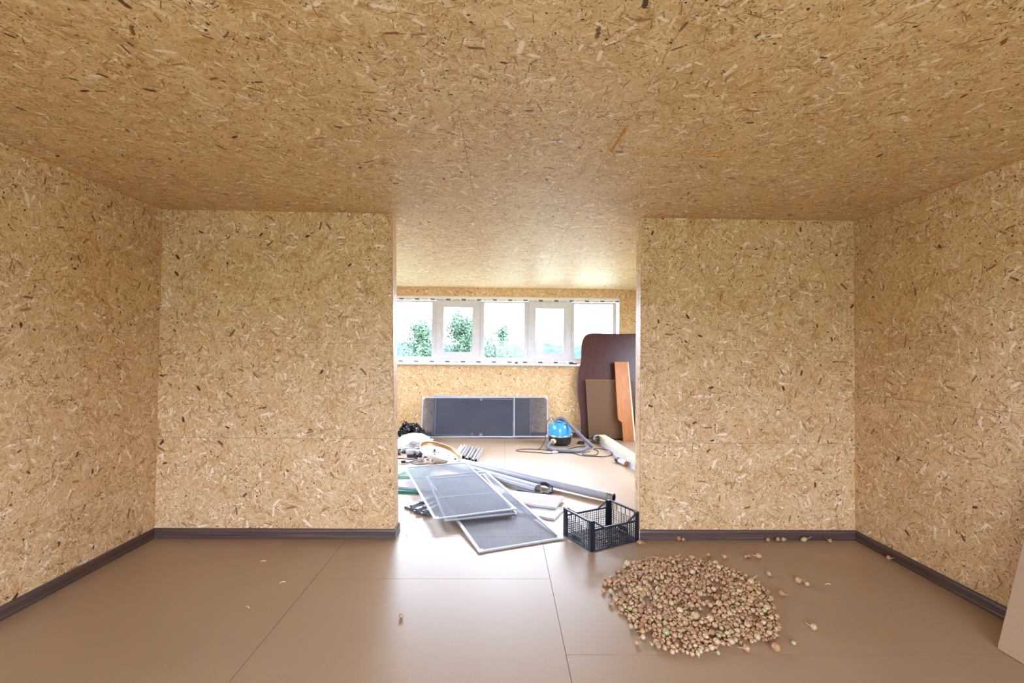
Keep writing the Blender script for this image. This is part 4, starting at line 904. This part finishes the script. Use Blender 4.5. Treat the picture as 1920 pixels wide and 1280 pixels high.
OG = 'onion sets in the heap on the floor'
def add_onion(p, r, label, group=None, rnd=random, vi=None, tilt=None, si=None):
    vi = rnd.randrange(5) if vi is None else vi; me, top_ = bulbs[vi]
    o = bpy.data.objects.new('onion', me); COL.objects.link(o); o.location = p; o.scale = (r, r, r)
    tl = rnd.gauss(1.35, .35) if tilt is None else tilt
    o.rotation_mode = 'QUATERNION'; o.rotation_quaternion = (Matrix.Rotation(rnd.uniform(0, 6.283), 3, 'Z') @ Matrix.Rotation(tl, 3, 'X') @ Matrix.Rotation(rnd.uniform(0, 6.28), 3, 'Z')).to_quaternion()
    tag(o, label, 'onion', group)
    c = bpy.data.objects.new('dry_neck', stems[rnd.randrange(4) if si is None else si]); COL.objects.link(c); c.parent = o; c.location = (0, 0, top_)
    return o
outline = [(.731, 3.352), (.927, 3.598), (1.181, 3.755), (1.538, 3.737), (1.73, 3.6), (1.866, 3.432), (1.856, 3.243), (1.782, 3.041), (1.690, 2.815), (1.579, 2.705), (1.406, 2.671), (1.236, 2.633), (1.054, 2.556), (.944, 2.574), (.831, 2.682), (.790, 2.783), (.755, 2.98), (.77, 3.172)]
OA = np.array(outline)
def inside(x, y):
    c = False; n = len(outline); j = n-1
    for i in range(n):
        xi, yi = outline[i]; xj, yj = outline[j]
        if (yi > y) != (yj > y) and x < (xj-xi)*(y-yi)/(yj-yi)+xi: c = not c
        j = i
    return c
holes = [(1.375, 3.14, .055), (1.265, 2.965, .05), (1.33, 3.04, .025), (1.00, 3.03, .035), (.92, 3.02, .02)]
N = 1080; rs = np.clip(np.random.lognormal(math.log(.0131), .26, N), .008, .024); P = []
rg = random.Random(21)
while len(P) < N:
    x, y = rg.uniform(.72, 1.88), rg.uniform(2.54, 3.77)
    if inside(x, y) and all((x-a)**2+(y-b)**2 > c*c*rg.uniform(.6, 1.3) for a, b, c in holes): P.append((x, y))
P = np.array(P)
for it in range(170):
    d = P[:, None]-P[None]; ds = np.sqrt((d**2).sum(-1))+np.eye(N)*9; need = (rs[:, None]+rs[None])*1.02
    ov = np.clip(need-ds, 0, None); ov[ds > 1] = 0
    mv = (d/np.maximum(ds, 1e-4)[..., None]*ov[..., None]).sum(1)*.35; P = P+mv
    for a, b, c in holes:
        q = P-np.array((a, b)); l = np.sqrt((q**2).sum(1)); k = l < c*.85; P[k] += (q[k]/np.maximum(l[k], 1e-4)[:, None])*((c*.85-l[k])*.3)[:, None]
    if it % 5 == 0:
        for i in range(N):
            if not inside(P[i, 0], P[i, 1]):
                dd = ((OA-P[i])**2).sum(1); P[i] += (np.array((1.3, 3.12))-P[i])*.012
zz = np.zeros(N)
order = np.argsort(-rs)
placed = []
for i in order:                                       # those still overlapping sit on their neighbours
    z = rs[i]
    for j in placed:
        dx = P[i]-P[j]; l2 = dx@dx; R_ = (rs[i]+rs[j])*.93
        if l2 < R_*R_:
            z = max(z, zz[j]+math.sqrt(R_*R_-l2)) if math.sqrt(R_*R_-l2)+zz[j] < .075 else z
    zz[i] = z; placed.append(i)
app = rs/np.sqrt(P[:, 0]**2+P[:, 1]**2+(1.65-zz)**2)
big = np.argsort(-app)
rnd = random.Random(5)
for i in big[:300]:
    add_onion((P[i, 0], P[i, 1], zz[i]*.96), rs[i], 'small brown onion set in the heap spread on the floor', OG, rnd)
mb_v = []; mb_f = []; tone = []; lpos = []; st_ = MB()
for i in big[300:]:
    vs, fs = bulbdata[rnd.randrange(5)]; b0 = len(mb_v)
    R_ = Matrix.Rotation(rnd.uniform(0, 6.283), 3, 'Z') @ Matrix.Rotation(rnd.gauss(1.35, .35), 3, 'X'); c = V((P[i, 0], P[i, 1], zz[i]*.96)); tv = rnd.random()
    for v in vs: mb_v.append(c+(R_ @ v)*rs[i]); lpos.append(tuple(v)); tone.append(tv)
    mb_f += [[k+b0 for k in f] for f in fs]
    p1 = c+(R_ @ V((0,0,1.15)))*rs[i]; p2 = c+(R_ @ V((rnd.uniform(-.4, .4), rnd.uniform(-.4, .4), rnd.uniform(1.6, 2.4))))*rs[i]; p2.z = max(p2.z, .002)
    st_.tube([p1, p1.lerp(p2, .5)+V((0,0,.002)), p2], [rs[i]*.12, rs[i]*.08, rs[i]*.03], 4)
me = bpy.data.meshes.new('onion_heap'); bb = V((1.3, 3.12, 0)); me.from_pydata([v-bb for v in mb_v], [], mb_f); me.materials.append(OMA)
me.polygons.foreach_set('use_smooth', [True]*len(me.polygons))
a = me.attributes.new('tone', 'FLOAT', 'POINT'); a.data.foreach_set('value', tone)
a = me.attributes.new('lpos', 'FLOAT_VECTOR', 'POINT'); a.data.foreach_set('vector', [q for p in lpos for q in p])
oh = bpy.data.objects.new('onion_heap', me); oh.location = bb; COL.objects.link(oh)
tag(oh, 'the many smaller onion sets filling the heap spread on the floor', 'onions', None, 'stuff')
st_.build('dry_neck', STEM, oh, bb)['kind'] = 'stuff'
stray = [((1.194, 4.033), .021, 'pale single onion at the near right corner of the black crate', 1), ((1.565, 4.118), .021, 'larger onion of the touching pair at the right partition baseboard', 1), ((1.604, 4.115), .015, 'smaller onion of the touching pair at the right partition baseboard', 1),
 ((2.349, 4.11), .017, 'small pale onion left of three at the baseboard', 0), ((2.437, 4.105), .021, 'middle onion of three at the right partition baseboard', 1), ((2.487, 4.112), .019, 'reddish onion right of three at the baseboard', 0), ((2.667, 4.105), .021, 'yellow onion alone at the baseboard, right of the trio', 2),
 ((2.887, 4.085), .018, 'onion nearest the right corner along the partition baseboard', 1), ((3.122, 3.744), .021, 'orange onion against the right wall baseboard', 1),
 ((1.688, 3.80), .019, 'brown onion just off the far edge of the heap', 0), ((1.80, 3.76), .020, 'greenish onion behind the far right edge of the heap', 1), ((1.975, 3.772), .0165, 'left onion of the small pair behind the heap', 0), ((2.008, 3.782), .0165, 'right onion of the small pair behind the heap', 0),
 ((2.085, 3.775), .021, 'yellowish onion right of the small pair behind the heap', 1), ((1.995, 3.47), .020, 'greyish onion alone beyond the right edge of the heap', 0), ((2.152, 3.372), .022, 'pale onion with a long neck, upper of two touching at the right', 2), ((2.185, 3.325), .017, 'smaller lower onion of two touching at the right', 1),
 ((1.92, 3.19), .022, 'pale onion with an upright neck at the right edge of the heap', 2), ((1.88, 2.80), .021, 'tan onion alone on the bare floor, rightmost near the camera', 1), ((1.67, 2.66), .013, 'tiny onion between the heap and the rightmost near onions', 1), ((1.535, 2.605), .024, 'grey silvery onion alone near the front of the heap', 1),
 ((1.37, 2.60), .022, 'golden onion on the floor seam in front of the heap', 1), ((1.20, 2.575), .012, 'tiny reddish onion on the seam in front of the heap', 1), ((.722, 3.075), .014, 'tiny pale onion left of the heap', 1), ((.775, 2.665), .013, 'tiny onion at the near left of the heap', 1),
 ((-.604, 2.934), .014, 'single tiny onion alone in the middle of the floor', 3), ((.712, 3.232), .015, 'left onion of two just off the left edge of the heap', 0), ((.758, 3.222), .018, 'right onion of two just off the left edge of the heap', 0)]
rnd = random.Random(77)
for (x, y), r, lb, si in stray:
    add_onion((x, y, r*.98), r, lb, None, rnd, None, rnd.uniform(1.1, 1.6), si if si < 3 else 3)
# a few pale shavings on the bare floor
for (x, y, a), lb in zip(((-1.83, 3.70, .2), (-1.53, 3.37, .6), (-1.60, 3.05, -.5), (2.35, 3.35, .1)), ('pale shaving on the floor nearest the left partition', 'pale shaving beside the long floor seam', 'pale curled shaving left of the floor seam', 'thin straw coloured shaving on the floor right of the heap')):
    m_ = MB(); d = V((math.cos(a), math.sin(a), 0)); s = V((-d.y, d.x, 0)); c = V((x, y, .0015))
    m_.tube([c-d*.02, c+V((0,0,.006)), c+d*.02], .0025, 5, smooth=3); thing('wood_shaving', lb, 'shaving', [('self', m_, PINE)], 'pale shavings on the near floor')
